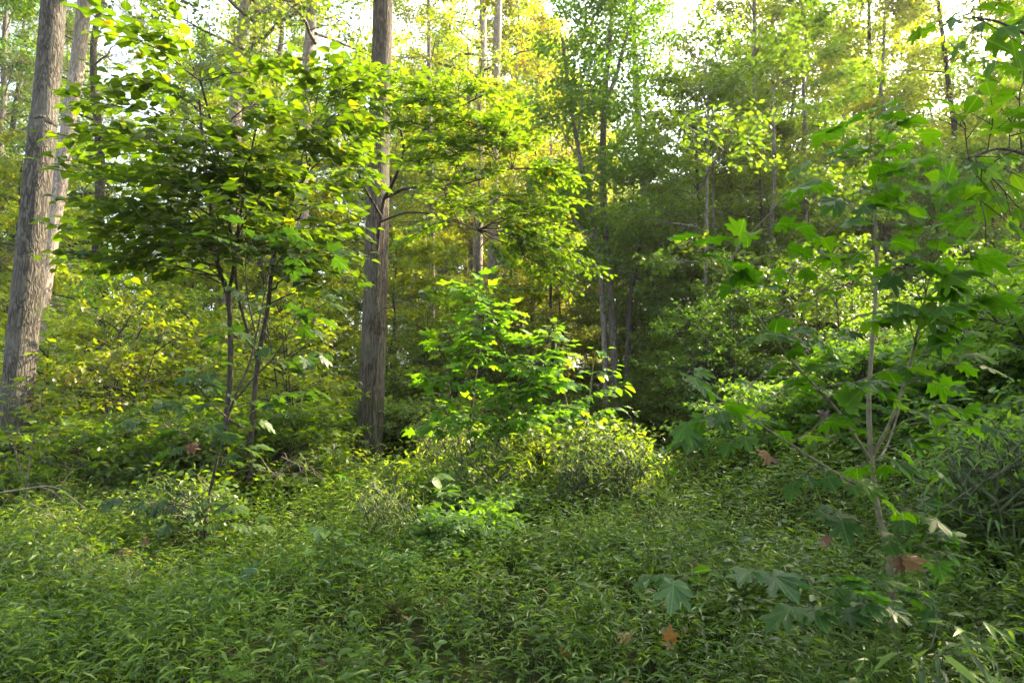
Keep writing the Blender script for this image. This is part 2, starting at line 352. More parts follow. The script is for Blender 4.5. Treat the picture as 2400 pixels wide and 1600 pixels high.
tag(grass_mass().obj('stilt_grass', M['grass']), 'green stilt grass covering the forest floor in the clearing', 'grass', kind='stuff')

# ------------------------------------------------------------------ generic trees
def branch_paths(S, D, Ln, curve, k=4, wob=0, rng=None):
    s = np.linspace(0, 1, k)[None, :, None]
    P = S[:, None] + D[:, None] * Ln[:, None, None] * s + np.array([0, 0, 1.]) * (np.asarray(curve) * Ln)[:, None, None] * s ** 2
    if wob: P[:, 1:] += rng.normal(0, wob, (len(S), k - 1, 3)) * Ln[:, None, None] * s[:, 1:]
    return P

def at(P, i, t):
    k = P.shape[1]; s = t * (k - 1); j = np.minimum(s.astype(int), k - 2); f = (s - j)[:, None]
    return P[i, j] * (1 - f) + P[i, j + 1] * f

def crown(seed, H, z0, spread, r0, nprim, nsec, ntw, nleaf, tm, ls, el=(.1, .9), droop=-.1, flat=0., jit=.05, prof=0, axis_pts=None, planar=.5, up=1.0, twl=(.25, .55)):
    """returns (branches MB, leaves MB). prof 0: round top, 1: cone, 2: wide at mid"""
    rng = np.random.default_rng(seed); wood, fol = MB(), MB()
    u = (np.arange(nprim) + rng.uniform(0, .8, nprim)) / nprim
    z = z0 + (H * .97 - z0) * u
    a = np.arange(nprim) * 2.39996 + rng.normal(0, .4, nprim)
    shape = [np.sqrt(np.clip(1.02 - u ** 2.2, 0, 1)) * (.55 + .45 * smooth(0, .35, u)), .18 + .95 * (1 - u), .3 + .9 * np.sin(np.clip(u * .9 + .12, 0, 1) * math.pi)][prof]
    Ln = spread * shape * rng.uniform(.62, 1.15, nprim)
    e = el[0] + (el[1] - el[0]) * u + rng.normal(0, .12, nprim)
    D = np.stack([np.cos(a) * np.cos(e), np.sin(a) * np.cos(e), np.sin(e)], 1)
    S = np.stack([0 * z, 0 * z, z], 1)
    if axis_pts is not None:
        S[:, 0] = np.interp(z, axis_pts[:, 2], axis_pts[:, 0]); S[:, 1] = np.interp(z, axis_pts[:, 2], axis_pts[:, 1])
    P1 = branch_paths(S, D, Ln, np.full(nprim, droop), 6, .035, rng)
    rb = np.maximum(.012, r0 * .38 * (1 - u * .75) * (Ln / spread).clip(.3, 1))
    tubes(wood, P1, rb[:, None] * np.linspace(1, .22, 6)[None], 5)
    i2 = np.repeat(np.arange(nprim), nsec); n2 = len(i2)
    t2 = np.tile((np.arange(nsec) + .5) / nsec, nprim) * .78 + .22 + rng.uniform(-.05, .05, n2); t2 = np.clip(t2, .1, 1)
    sgn = np.tile(np.where(np.arange(nsec) % 2, 1, -1), nprim)
    side = nrm(np.cross(D, [0, 0, 1.]))[i2] * sgn[:, None]
    D2 = nrm(D[i2] * rng.uniform(.45, .9, (n2, 1)) + side * rng.uniform(.4, 1.0, (n2, 1)) + np.array([0, 0, 1.]) * rng.normal(.10, .35 * (1 - flat), (n2, 1)))
    L2 = Ln[i2] * .5 * (1.15 - .7 * t2) * rng.uniform(.7, 1.2, n2) + .15
    P2 = branch_paths(at(P1, i2, t2), D2, L2, np.full(n2, droop * .8), 4, .05, rng)
    tubes(wood, P2, (.30 * rb[i2] + .002)[:, None] * np.linspace(1, .3, 4)[None], 3)
    i3 = np.repeat(np.arange(n2), ntw); n3 = len(i3)
    t3 = np.tile((np.arange(ntw) + .6) / ntw, n2); t3 = np.clip(t3 * .85 + .15, 0, 1)
    S3 = at(P2, i3, t3)
    sd = nrm(np.cross(D2, [0, 0, 1.]))[i3] * np.tile(np.where(np.arange(ntw) % 2, 1, -1), n2)[:, None]
    D3 = nrm(D2[i3] * .7 + sd * rng.uniform(.1, 1., (n3, 1)) + rng.normal(0, .35 * (1 - flat) + .05, (n3, 3)) * np.array([1, 1, 1.]))
    L3 = rng.uniform(*twl, n3)
    clump = rng.random(n2)[i3]                                            # a clump shares part of its hue
    i4 = np.repeat(np.arange(n3), nleaf); n4 = len(i4)
    keep = rng.random(n4) < .9; i4 = i4[keep]; n4 = len(i4)
    t4 = rng.uniform(0, 1.05, n4)
    P4 = S3[i4] + D3[i4] * (L3[i4] * t4)[:, None] + rng.normal(0, jit, (n4, 3)) * np.array([1, 1, .7])
    hs = nrm(np.cross(D3, [0, 0, 1.]))[i4] * rng.choice([-1, 1], n4)[:, None]
    D4 = D3[i4] * .55 + hs * rng.uniform(.2, 1, (n4, 1)) + rng.normal(0, .3, (n4, 3)) + np.array([0, 0, -.25])
    N4 = np.array([0, 0, up]) + rng.normal(0, .55 * (1 - flat) + .18, (n4, 3))
    leaves(fol, tm, P4, D4, N4, ls * rng.uniform(.6, 1.25, n4), np.clip(clump[i4] * .55 + rng.random(n4) * .55 - .05, 0, 1))
    return wood, fol

def trunk_mesh(pts, radii, m=12, k=None, flare=0, rough=.0, seed=0):
    """tapered trunk through pts with slightly uneven outline"""
    rng = np.random.default_rng(seed); pts = np.asarray(pts, float)
    k = k or max(10, len(pts) * 3)
    P = catmull(pts, k); t = np.linspace(0, 1, k); R = np.interp(t, np.linspace(0, 1, len(radii)), radii)
    if flare: R = R * (1 + flare * np.exp(-(P[:, 2] - P[0, 2] - .3).clip(0) * 3.0))
    mb = MB(); T = nrm(np.gradient(P, axis=0)); A = nrm(np.cross(T, [0, 1., 0])); B = np.cross(T, A)
    th = np.arange(m) * 2 * math.pi / m
    ph = rng.uniform(0, 6.28, 4)
    bumpy = 1 + rough * (np.sin(th[None] * 3 + ph[0] + P[:, 2:3] * .5) * .5 + np.sin(th[None] * 5 + ph[1] - P[:, 2:3] * .8) * .35 + np.sin(th[None] * 2 + P[:, 2:3] * 2.3 + ph[2]) * .3) + rng.normal(0, rough * .25, (k, m))
    if flare: bumpy = bumpy + 1.3 * flare * np.exp(-(P[:, 2:3] - P[0, 2] - .3).clip(0) * 4.0) * np.clip(np.sin(th[None] * 5 + ph[3]), -.2, 1)
    V = P[:, None] + (R[:, None] * bumpy)[..., None] * (A[:, None] * np.cos(th)[None, :, None] + B[:, None] * np.sin(th)[None, :, None])
    j = np.arange(k - 1)[:, None] * m; q = np.arange(m)[None]; q2 = (q + 1) % m
    mb.add(V.reshape(-1, 3), np.stack([j + q, j + m + q, j + m + q2, j + q2], -1).reshape(-1, 4))
    return mb

# kinds of tree: (mesh data for trunk, branches, crown)
KIND = {}
def tree_kind(key, seed, H, r0, z0, spread, bark, leafm, trunk_k=14, wob=.12, **kw):
    rng = np.random.default_rng(seed)
    z = np.linspace(-.25, H, trunk_k); off = np.cumsum(rng.normal(0, wob, (trunk_k, 2)), 0); off -= off[0]
    pts = np.column_stack([off, z])
    tr = trunk_mesh(pts, list(r0 * (1 - np.linspace(0, 1, 8)) ** .75 + .012), 10, trunk_k * 2, .35, .04, seed)
    w, f = crown(seed, H, z0, spread, r0, axis_pts=pts, **kw)
    KIND[key] = dict(trunk=tr.mesh('trunk', M[bark]), branches=w.mesh('branches', M[bark]), crown=f.mesh('crown', M[leafm]), H=H, name=key)

tall = dict(nprim=44, nsec=7, ntw=5, nleaf=24, tm=DIAMOND, ls=.15, jit=.11)
tree_kind('tall_broadleaf', 11, 23, .24, 6.5, 4.2, 'bark_grey', 'canopy', el=(-.05, 1.0), **tall)
tree_kind('tall_broadleaf_b', 12, 20, .20, 4.0, 3.4, 'bark_grey', 'canopy', el=(-.15, .9), prof=2, **tall)
tree_kind('yellowing_tree', 13, 21, .20, 3.2, 3.6, 'bark_pale', 'canopy_yellow', el=(-.1, .9), **tall)
tree_kind('autumn_tree', 14, 19, .19, 3.6, 3.2, 'bark_pale', 'autumn', el=(-.1, .9), prof=2, **tall)
tree_kind('pine_tree', 15, 22, .24, 6, 3.6, 'bark_dark', 'pine', el=(-.1, .5), prof=1, nprim=44, nsec=8, ntw=5, nleaf=26, tm=NEEDLE, ls=.17, jit=.06)
mid = dict(nprim=30, nsec=7, ntw=5, nleaf=18, tm=DIAMOND, ls=.12, jit=.05, flat=.55, twl=(.2, .45))
tree_kind('slender_tree', 21, 9, .065, 1.3, 2.3, 'bark_dark', 'canopy', el=(-.05, .7), wob=.08, **mid)
tree_kind('slender_tree_b', 22, 7, .05, 1.0, 2.2, 'bark_dark', 'deep', el=(-.05, .55), wob=.07, prof=2, **mid)
tree_kind('slender_tree_c', 23, 12, .085, 2.4, 2.7, 'bark_grey', 'canopy', el=(-.05, .8), wob=.10, **mid)
tree_kind('bushy_tree', 24, 13, .10, .8, 3.2, 'bark_dark', 'deep', el=(-.1, .8), wob=.08, nprim=44, nsec=8, ntw=5, nleaf=18, tm=DIAMOND, ls=.115, jit=.07, flat=.3)

tree_kind('layered_tree', 25, 8.5, .075, .5, 3.3, 'bark_dark', 'deep', el=(-.12, .6), wob=.07, nprim=36, nsec=9, ntw=6, nleaf=12, tm=OVATE_S, ls=.125, jit=.05, flat=.8, twl=(.25, .5))

tree_kind('pole_tree', 26, 19, .10, 9, 1.8, 'bark_grey', 'canopy_yellow', el=(.2, 1.0), wob=.14, nprim=18, nsec=5, ntw=4, nleaf=12, tm=DIAMOND, ls=.14, jit=.1)

# shrubs: several stems from the ground, layered leaves
SHRUB = {}
def shrub_kind(key, seed, H, spread, nst, nleaf, tm, ls, leafm, flat=.6, lowz=.15, n3=(9, 5, 3), el=(.0, .6)):
    rng = np.random.default_rng(seed); wood, fol = MB(), MB()
    for s in range(nst):
        h = H * rng.uniform(.6, 1.05); a = rng.uniform(0, 6.28); r = rng.uniform(0, .25 * spread); le = rng.uniform(.05, .45) * spread
        p0 = np.array([math.cos(a) * r, math.sin(a) * r, -.08]); p1 = p0 + np.array([math.cos(a) * le, math.sin(a) * le, h])
        pm = (p0 + p1) / 2 + np.array([-math.cos(a), -math.sin(a), .2]) * le * .2
        P = catmull([p0, pm, p1], 8)
        tubes(wood, P[None], (.006 + .006 * H) * np.linspace(1, .25, 8)[None], 5)
        w, f = crown(seed * 31 + s, h, max(lowz, h * .1), spread * .62, .012 + .008 * H, nprim=n3[0], nsec=n3[1], ntw=n3[2], nleaf=nleaf, tm=tm, ls=ls, el=el, flat=flat, jit=ls * .3, axis_pts=P, droop=-.12, twl=(.12, .3))
        wood.v += w.v; wood.f += [x + wood.n for x in w.f]; wood.n += w.n; wood.tint += w.tint; wood.uv += w.uv
        fol.v += f.v; fol.f += [x + fol.n for x in f.f]; fol.n += f.n; fol.tint += f.tint; fol.uv += f.uv
    SHRUB[key] = dict(stems=wood.mesh('stems', M['stalk' if 'weed' in key or 'seedling' in key else 'bark_dark']), foliage=fol.mesh('foliage', M[leafm]), H=H)

shrub_kind('low_shrub', 41, 1.0, 1.1, 5, 6, OVATE_S, .085, 'shrub')
shrub_kind('maple_shrub', 42, 1.3, 1.2, 5, 4, MAPLE, .105, 'shrub', .7)
shrub_kind('tall_shrub', 43, 2.3, 1.7, 6, 7, OVATE_S, .095, 'shrub')
shrub_kind('big_shrub', 44, 3.6, 2.4, 7, 8, OVATE_S, .105, 'shrub')
shrub_kind('dark_shrub', 45, 3.0, 2.3, 7, 9, OVATE_S, .085, 'deep', .5)
shrub_kind('yellow_shrub', 46, 2.6, 1.9, 6, 7, OVATE_S, .095, 'shrub_yellow')
shrub_kind('weed_clump', 47, .75, .7, 7, 5, OVATE_S, .075, 'shrub', .4)

def copy_tree(kind, loc, label, group, s=1.0, rz=0., leafm=None, bark=None, name=None, sz=None, tilt=(0, 0)):
    k = KIND[kind]; root = thing(name or 'forest_tree', label, 'tree', loc, group, rz)
    root.scale = (s, s, sz or s); root.rotation_euler = (tilt[0], tilt[1], rz)
    for part in ('trunk', 'branches', 'crown'):
        o = link(part, k[part], root)
        mm = leafm if part == 'crown' else bark
        if mm: o.material_slots[0].link = 'OBJECT'; o.material_slots[0].material = M[mm]
    return root

def copy_shrub(kind, loc, label, group, s=1.0, rz=0., leafm=None, name='shrub', sz=None):
    k = SHRUB[kind]; root = thing(name, label, 'shrub', loc, group, rz); root.scale = (s, s, sz or s)
    for part in ('stems', 'foliage'):
        o = link(part, k[part], root)
        if leafm and part == 'foliage': o.material_slots[0].link = 'OBJECT'; o.material_slots[0].material = M[leafm]
    return root

# ------------------------------------------------------------------ main trunks, each read off the photograph at its own distance
HIGH = {}
def high_crown(key, seed, H, z0, spread, leafm):
    w, f = crown(seed, H, z0, spread, .25, nprim=30, nsec=7, ntw=5, nleaf=15, tm=DIAMOND, ls=.14, jit=.12, el=(.0, 1.0))
    HIGH[key] = (w.mesh('branches', M['bark_grey']), f.mesh('crown', M[leafm]))
def low_crown(key, seed, H, z0, spread, leafm, n):
    w, f = crown(seed, H, z0, spread, .10, nprim=n, nsec=6, ntw=5, nleaf=14, tm=DIAMOND, ls=.13, jit=.08, el=(-.1, .8), flat=.3)
    HIGH[key] = (w.mesh('branches', M['bark_grey']), f.mesh('crown', M[leafm]))
low_crown('mid', 63, 19.5, 4.5, 2.6, 'canopy_yellow', 34)
low_crown('small', 64, 8.5, 3.2, 2.4, 'canopy', 9)
high_crown('oak', 61, 21, 10.5, 4.6, 'canopy')
high_crown('tulip', 62, 24, 9.5, 4.2, 'canopy_yellow')

def big_tree(name, label, pts, Y, dia_px, bark, crown_key=None, top=None, seed=0, m=24, rough=.035, extra=1.0, flare=.25, dia_top=None):
    """pts: pixel points from base to top of frame (first one on or below the ground line)"""
    W = np.array([px(u, v, Y) for u, v in pts]); g = gh(W[0, 0], W[0, 1])
    base = W[0].copy()
    if base[2] > g:                                          # carry the trunk down to the ground
        d = W[0] - W[1]; d = d / -d[2]; base = W[0] + d * (W[0][2] - g)
    base[2] = g
    d = nrm(W[-1] - W[-2]); H = top or 21.0
    end = W[-1] + np.array([d[0] * .6, d[1], d[2]]) / d[2] * (H + g - W[-1][2])
    L_ = [base - np.array([0, 0, .3])] + [w for w in W if w[2] > g + .4] + [end]
    L_ = np.array(L_) - base
    r = dia_px / FPX * Y / 2; rt = (dia_top or dia_px * .75) / FPX * Y / 2
    root = thing(name, label, 'tree', base)
    zz = L_[:, 2]; zt = W[-1][2] - g
    radii = [r if z < .5 else (r + (rt - r) * min(1, z / zt)) if z <= zt + .01 else min(.05, r * .2) for z in zz]
    trunk_mesh(L_, radii, m, 60 if m > 16 else 34, flare, rough, seed).obj('trunk', M[bark], root)
    if crown_key:
        wmesh, fmesh = HIGH[crown_key]
        i = np.searchsorted(zz, 12.0) ; off = (L_[-1] * .6); off[2] = 0
        if crown_key == 'small': off = off * 0
        for nm, me in (('branches', wmesh), ('crown', fmesh)):
            o = link(nm, me, root); o.location = off; o.rotation_euler = (0, 0, seed * 1.3)
    return root, L_, base

big_tree('oak_tree', 'big grey furrowed oak trunk leaning at the left edge of the photo', [(25, 1080), (48, 850), (75, 560), (100, 300), (127, 0)], 9.0, 68, 'bark_oak', 'oak', 22, 1, 40, .04, dia_top=54, flare=.18)
big_tree('tulip_tree', 'thick brown furrowed trunk standing in the middle with a slender stem against it', [(864, 1110), (872, 900), (882, 600), (888, 300), (898, 0)], 12.0, 61, 'bark_tulip', 'tulip', 24, 2, 40, .04, dia_top=48)
big_tree('pale_tree', 'pale pinkish trunk just behind the leaning oak', [(120, 560), (145, 400), (165, 260), (200, 0)], 16, 33, 'bark_pale', 'oak', 22, 3, 20, .05, dia_top=32)
big_tree('beech_tree', 'smooth whitish trunk rising above the big heart-leaved tree', [(530, 900), (545, 500), (556, 150), (578, 0)], 20, 34, 'bark_pale', 'oak', 23, 4, 20, .03, dia_top=27)
big_tree('sycamore_tree', 'pale peeling trunk seen through the leaves just left of the thick middle trunk', [(692, 940), (700, 700), (712, 400), (722, 130), (732, 0)], 18, 32, 'bark_pale', 'tulip', 23, 5, 20, .04, dia_top=24)
big_tree('dark_trunk_tree', 'thin dark straight trunk standing right of the thick middle trunk', [(1012, 820), (1012, 600), (1010, 400), (1006, 200)], 24, 16, 'bark_grey', 'mid', 19, 6, 12)
t7, _, _ = big_tree('twin_trunk_tree', 'greyish trunk of the close pair, the one without climbing ivy', [(1118, 760), (1122, 500), (1128, 250), (1132, 0)], 26, 26, 'bark_pale', 'tulip', 23, 7, 14, dia_top=18)
t8, L8, b8 = big_tree('ivy_trunk_tree', 'pinkish trunk of the close pair with green ivy up its side', [(1152, 790), (1156, 520), (1160, 260), (1168, 0)], 24, 26, 'bark_pale', None, 22, 8, 14, dia_top=19)
big_tree('grey_trunk_tree', 'thin grey trunk half hidden left of the close trunk pair', [(1104, 700), (1104, 560), (1100, 380)], 31, 15, 'bark_grey', None, 18, 9, 10)
big_tree('short_dark_tree', 'dark narrow trunk showing below the leaves in the middle distance', [(1246, 800), (1247, 700), (1250, 620)], 29, 12, 'bark_dark', None, 15, 10, 10)
big_tree('brown_trunk_tree', 'small reddish brown trunk glimpsed between the ivy trunk and the leaning clump', [(1312, 800), (1308, 700), (1300, 560)], 30, 12, 'bark_pale', None, 15, 11, 10)
big_tree('knotted_tree', 'knotted grey trunk against the bright sky right of the leaning clump', [(1535, 700), (1512, 480), (1498, 300), (1488, 130)], 22, 20, 'bark_grey', 'small', 17, 12, 12)
big_tree('forest_tree', 'slim brown trunk standing in front of the dark thicket beside the clearing', [(1648, 1010), (1650, 850), (1652, 700), (1656, 560)], 14, 11, 'bark_grey', 'small', 7.5, 13, 10)
big_tree('forest_tree', 'faint slim trunk a step right of the slim brown trunk at the thicket', [(1682, 1000), (1678, 800), (1676, 660)], 16, 11, 'bark_grey', 'small', 7.5, 14, 10)
big_tree('forest_tree', 'slender leaning trunk high in the dark leaves on the right', [(1812, 640), (1806, 560), (1815, 420), (1812, 300)], 15, 12, 'bark_grey', 'small', 7.5, 15, 10)

# ivy on the pinkish trunk: part of nothing else, a plant of its own
rng = np.random.default_rng(77); mb = MB(); n = 420
zz = rng.uniform(.3, 8.5, n); axx = np.interp(zz, L8[:, 2], L8[:, 0]); ang = rng.normal(-.5, .5, n)
P = np.stack([axx + np.cos(ang) * .24, np.sin(ang) * .24, zz], 1); D = np.stack([rng.normal(.3, .4, n), rng.normal(-.3, .4, n), rng.normal(-.5, .4, n)], 1)
leaves(mb, OVATE_S, P, D, np.stack([np.cos(ang), np.sin(ang), .6 + 0 * ang], 1), .15 * rng.uniform(.6, 1.2, n), rng.random(n))
o = thing('ivy', 'green ivy climbing the right side of the pinkish trunk', 'plant', b8); mb.obj('foliage', M['deep'], o)
mb = MB(); zs = np.linspace(0, 8.5, 14); tubes(mb, np.column_stack([np.interp(zs, L8[:, 2], L8[:, 0]) + .2, -.12 + 0 * zs, zs])[None], np.full((1, 14), .02), 5); mb.obj('stem', M['bark_dark'], o)

# the clump of leaning stems by the clearing
def clump():
    Y = 17.0; b = px(1445, 860, Y); b[2] = gh(b[0], b[1]); rng = np.random.default_rng(8)
    root = thing('multi_stem_tree', 'clump of several grey stems leaning apart at the back of the clearing', 'tree', b)
    stems = [([(1424, 900), (1412, 700), (1392, 520), (1362, 380), (1340, 260), (1318, 90)], 15, 8, 'bark_grey'),
             ([(1448, 900), (1432, 700), (1416, 500), (1414, 300), (1424, 150), (1438, 0)], 19, 12, 'bark_grey'),
             ([(1416, 240), (1440, 190), (1462, 110), (1492, 0)], 12, 8, 'bark_grey'),
             ([(1464, 900), (1474, 760), (1485, 650), (1505, 560)], 15, 8, 'bark_dark'),
             ([(1462, 740), (1482, 770), (1512, 820)], 10, 6, 'bark_dark'),
             ([(1400, 560), (1372, 545), (1340, 510), (1290, 470)], 10, 4, 'bark_grey'),
             ([(1352, 330), (1364, 240), (1358, 150)], 7, 3, 'bark_pale'),
             ([(1362, 380), (1330, 330), (1302, 270)], 7, 3, 'bark_pale')]
    fol = MB()
    for k, (pts, d0, d1, bk) in enumerate(stems):
        W = np.array([px(u, v, Y + .25 * math.sin(k * 2.1)) for u, v in pts]) - b
        if k in (0, 1, 3): W[0, 2] = -.2
        trunk_mesh(W, [d0 / FPX * Y / 2, d1 / FPX * Y / 2], 10, 24, 0, .05, k).obj('stem', M[bk], root)
        if k in (0, 1, 2, 3):
            w, f = crown(90 + k, W[-1, 2] + (2.5 if k < 3 else .5), {0: 5.5, 1: 4.5, 2: 4.5, 3: 3.2}[k], 1.7, .05, nprim=36 if k in (1, 2) else 14, nsec=6, ntw=5, nleaf=11, tm=DIAMOND, ls=.13, axis_pts=W[np.argsort(W[:, 2])], jit=.1)
            fol.v += f.v; fol.f += [x + fol.n for x in f.f]; fol.n += f.n; fol.tint += f.tint; fol.uv += f.uv
    fol.obj('crown', M['canopy'], root)
clump()

# ------------------------------------------------------------------ hero plants near the camera
def hero(name, label, cat, base_px, Y, stems, tips, leafm, bark, tm, ls, seed, spacing=.06, width=.5, ntw=6, flatness=.22, petiole=0, twig_r=.004, limb_r=.012, arch=.12, droop=.0, ts0=0., sizefall=.2):
    """stems: list of ([(u,v,Y)...], r0, r1); tips: [(u,v,Y)], a limb runs from the nearest stem to each tip, with flat sprays of leaves"""
    rng = np.random.default_rng(seed)
    b = px(*base_px); b[2] = gh(b[0], b[1]); root = thing(name, label, cat, b)
    allp = []
    for i, (pts, r0, r1) in enumerate(stems):
        W = np.array([px(*p) for p in pts]) - b
        if i == 0 or W[0, 2] + b[2] - gh(W[0, 0] + b[0], W[0, 1] + b[1]) < .5: W[0, 2] = gh(W[0, 0] + b[0], W[0, 1] + b[1]) - b[2] - .05
        C = catmull(W, 24); allp.append(C)
        smb = MB(); rr = np.linspace(r0, r1, 24) * (1 + .06 * np.sin(np.arange(24) * 1.9 + i)); tubes(smb, C[None], rr[None], 8); smb.obj('stem', M['bark_tulip' if name == 'dogwood_tree' and i == 0 else bark], root)
    A = np.concatenate(allp)
    wood, fol = MB(), MB()
    for tp in tips:
        T = px(*tp[:3]) - b
        d = np.linalg.norm((A - T) * np.array([1, 1, 1.6]), axis=1) + np.clip(A[:, 2] - T[2] + .15, 0, None) * 1.2
        S = A[np.argmin(d)]; Lb = np.linalg.norm(T - S)
        mid_ = (S + T) / 2 + np.array([0, 0, arch * Lb]) + rng.normal(0, .05, 3) * Lb
        k = max(6, int(Lb / .12)); P = catmull([S, mid_, T], k)
        P[1:-1] += rng.normal(0, .012, (k - 2, 3)) * min(1, Lb)
        tubes(wood, P[None], np.linspace(limb_r * min(1, .4 + Lb * .4), twig_r * .7, k)[None], 5)
        # side twigs lie in a plane near the horizontal
        nt = max(2, int(ntw * (Lb + .3)))
        ts = np.clip((np.arange(nt) + .8 + rng.uniform(-.3, .3, nt)) / nt, .12, 1); ts = ts0 + (1 - ts0) * ts; ts[-1] = 1
        fwd = nrm(P[-1] - P[0]); side = nrm(np.cross(fwd, [0, 0, 1.]))
        for j, t in enumerate(ts):
            s0 = at(P[None], np.array([0]), np.array([t]))[0]
            sg = 1 if j % 2 else -1
            lt = width * (1.05 - .6 * t) * rng.uniform(.6, 1.2)
            dr = nrm(fwd * rng.uniform(.5, .9) + side * sg * rng.uniform(.4, 1.0) + np.array([0, 0, rng.normal(droop, flatness)]))
            if t == 1: dr = nrm(fwd + rng.normal(0, .2, 3)); lt *= .8
            q = np.linspace(0, 1, 4)[:, None]; tw = s0 + dr * lt * q - np.array([0, 0, .12]) * lt * q ** 2
            tubes(wood, tw[None], np.linspace(twig_r, twig_r * .4, 4)[None], 4)
            nl = max(2, int(lt / spacing) + 1); tl = np.linspace(.15, 1.0, nl) + rng.uniform(-.04, .04, nl)
            LP = s0 + dr * lt * tl[:, None] - np.array([0, 0, .12]) * lt * tl[:, None] ** 2
            sd = nrm(np.cross(dr, [0, 0, 1.])); al = np.where(np.arange(nl) % 2, 1, -1)
            LD = dr * rng.uniform(.4, .9, (nl, 1)) + sd * (al * rng.uniform(.5, 1.1, nl))[:, None] + np.column_stack([rng.normal(0, .15, nl), rng.normal(0, .15, nl), rng.normal(-.12, .22, nl)])
            LD[-1] = dr + np.array([0, 0, -.15]); LD = nrm(LD)
            LN = np.array([0, 0, 1.]) + rng.normal(0, .30, (nl, 3))
            sz = ls * rng.uniform(.6, 1.15, nl) * (1 - sizefall * tl)
            if petiole:
                LE = LP + LD * (sz * petiole)[:, None] + np.array([0, 0, 1.]) * (sz * petiole * .25)[:, None]
                tubes(wood, np.stack([LP, (LP + LE) / 2 + np.array([0, 0, .06]) * sz[:, None], LE], 1), np.tile([[.0022, .0018, .0016]], (nl, 1)), 4)
                LP = LE; LD = LD + np.array([0, 0, -.25])
            tmc = tm if isinstance(tm, list) else [tm]
            ch = rng.integers(0, len(tmc), nl)
            for c, t_ in enumerate(tmc):
                w = ch == c
                if w.any(): leaves(fol, t_, LP[w], LD[w], LN[w], sz[w], rng.beta(1.2, 1.4, w.sum()), True)
    wood.obj('branches', M[bark], root); fol.obj('foliage', M[leafm], root)
    return root

hero('heart_leaf_tree', 'two-stemmed small tree with wide flat layers of large heart-shaped leaves', 'tree', (535, 1200, 7.6), 7.6,
     [([(535, 1200, 7.6), (530, 1020, 7.6), (540, 850, 7.6), (535, 700, 7.6), (510, 620, 7.5), (494, 490, 7.3), (478, 360, 7.0), (468, 235, 6.8)], .038, .014),
      ([(585, 1190, 7.9), (588, 1030, 7.9), (604, 850, 7.9), (628, 720, 7.8), (640, 610, 7.7), (668, 500, 7.5), (720, 400, 7.2), (735, 300, 7.0)], .036, .014),
      ([(535, 690, 7.6), (548, 610, 7.5), (530, 480, 7.2), (505, 330, 6.7), (470, 190, 6.4)], .024, .010),
      ([(604, 850, 7.9), (560, 700, 7.7), (552, 590, 7.6), (575, 430, 7.2), (600, 300, 6.9)], .020, .010)],
     [(225, 40, 6.0), (330, 85, 6.0), (420, 130, 6.3), (520, 165, 6.5), (610, 165, 6.6), (700, 185, 6.8), (770, 150, 6.8), (835, 190, 6.9),
      (190, 230, 6.0), (270, 180, 5.9), (360, 190, 6.1), (160, 320, 6.2), (260, 300, 5.8), (140, 400, 6.3), (170, 470, 6.5), (230, 420, 5.8), (220, 540, 6.9), (150, 540, 7.0),
      (270, 640, 7.6), (350, 570, 6.6), (430, 650, 8.1), (380, 420, 5.7), (420, 270, 5.8), (330, 350, 5.6), (470, 330, 5.6), (600, 240, 6.0), (600, 340, 5.8), (690, 270, 6.1),
      (730, 330, 6.3), (800, 260, 6.5), (800, 350, 6.6), (850, 330, 7.0), (845, 430, 7.2), (820, 530, 7.2), (830, 600, 7.4), (740, 600, 6.8), (200, 600, 7.2), (150, 610, 7.4), (400, 520, 6.2), (290, 560, 6.8), (500, 610, 7.4), (680, 600, 6.8), (250, 480, 6.2), (760, 490, 6.4), (690, 430, 5.9), (560, 460, 5.6), (700, 540, 6.2), (460, 560, 6.0), (310, 480, 6.0), (790, 690, 7.6), (640, 390, 5.8)],
     'understory', 'bark_dark', HEART, .148, 201, spacing=.072, width=.70, ntw=8.5, arch=.09, flatness=.14, ts0=.22)

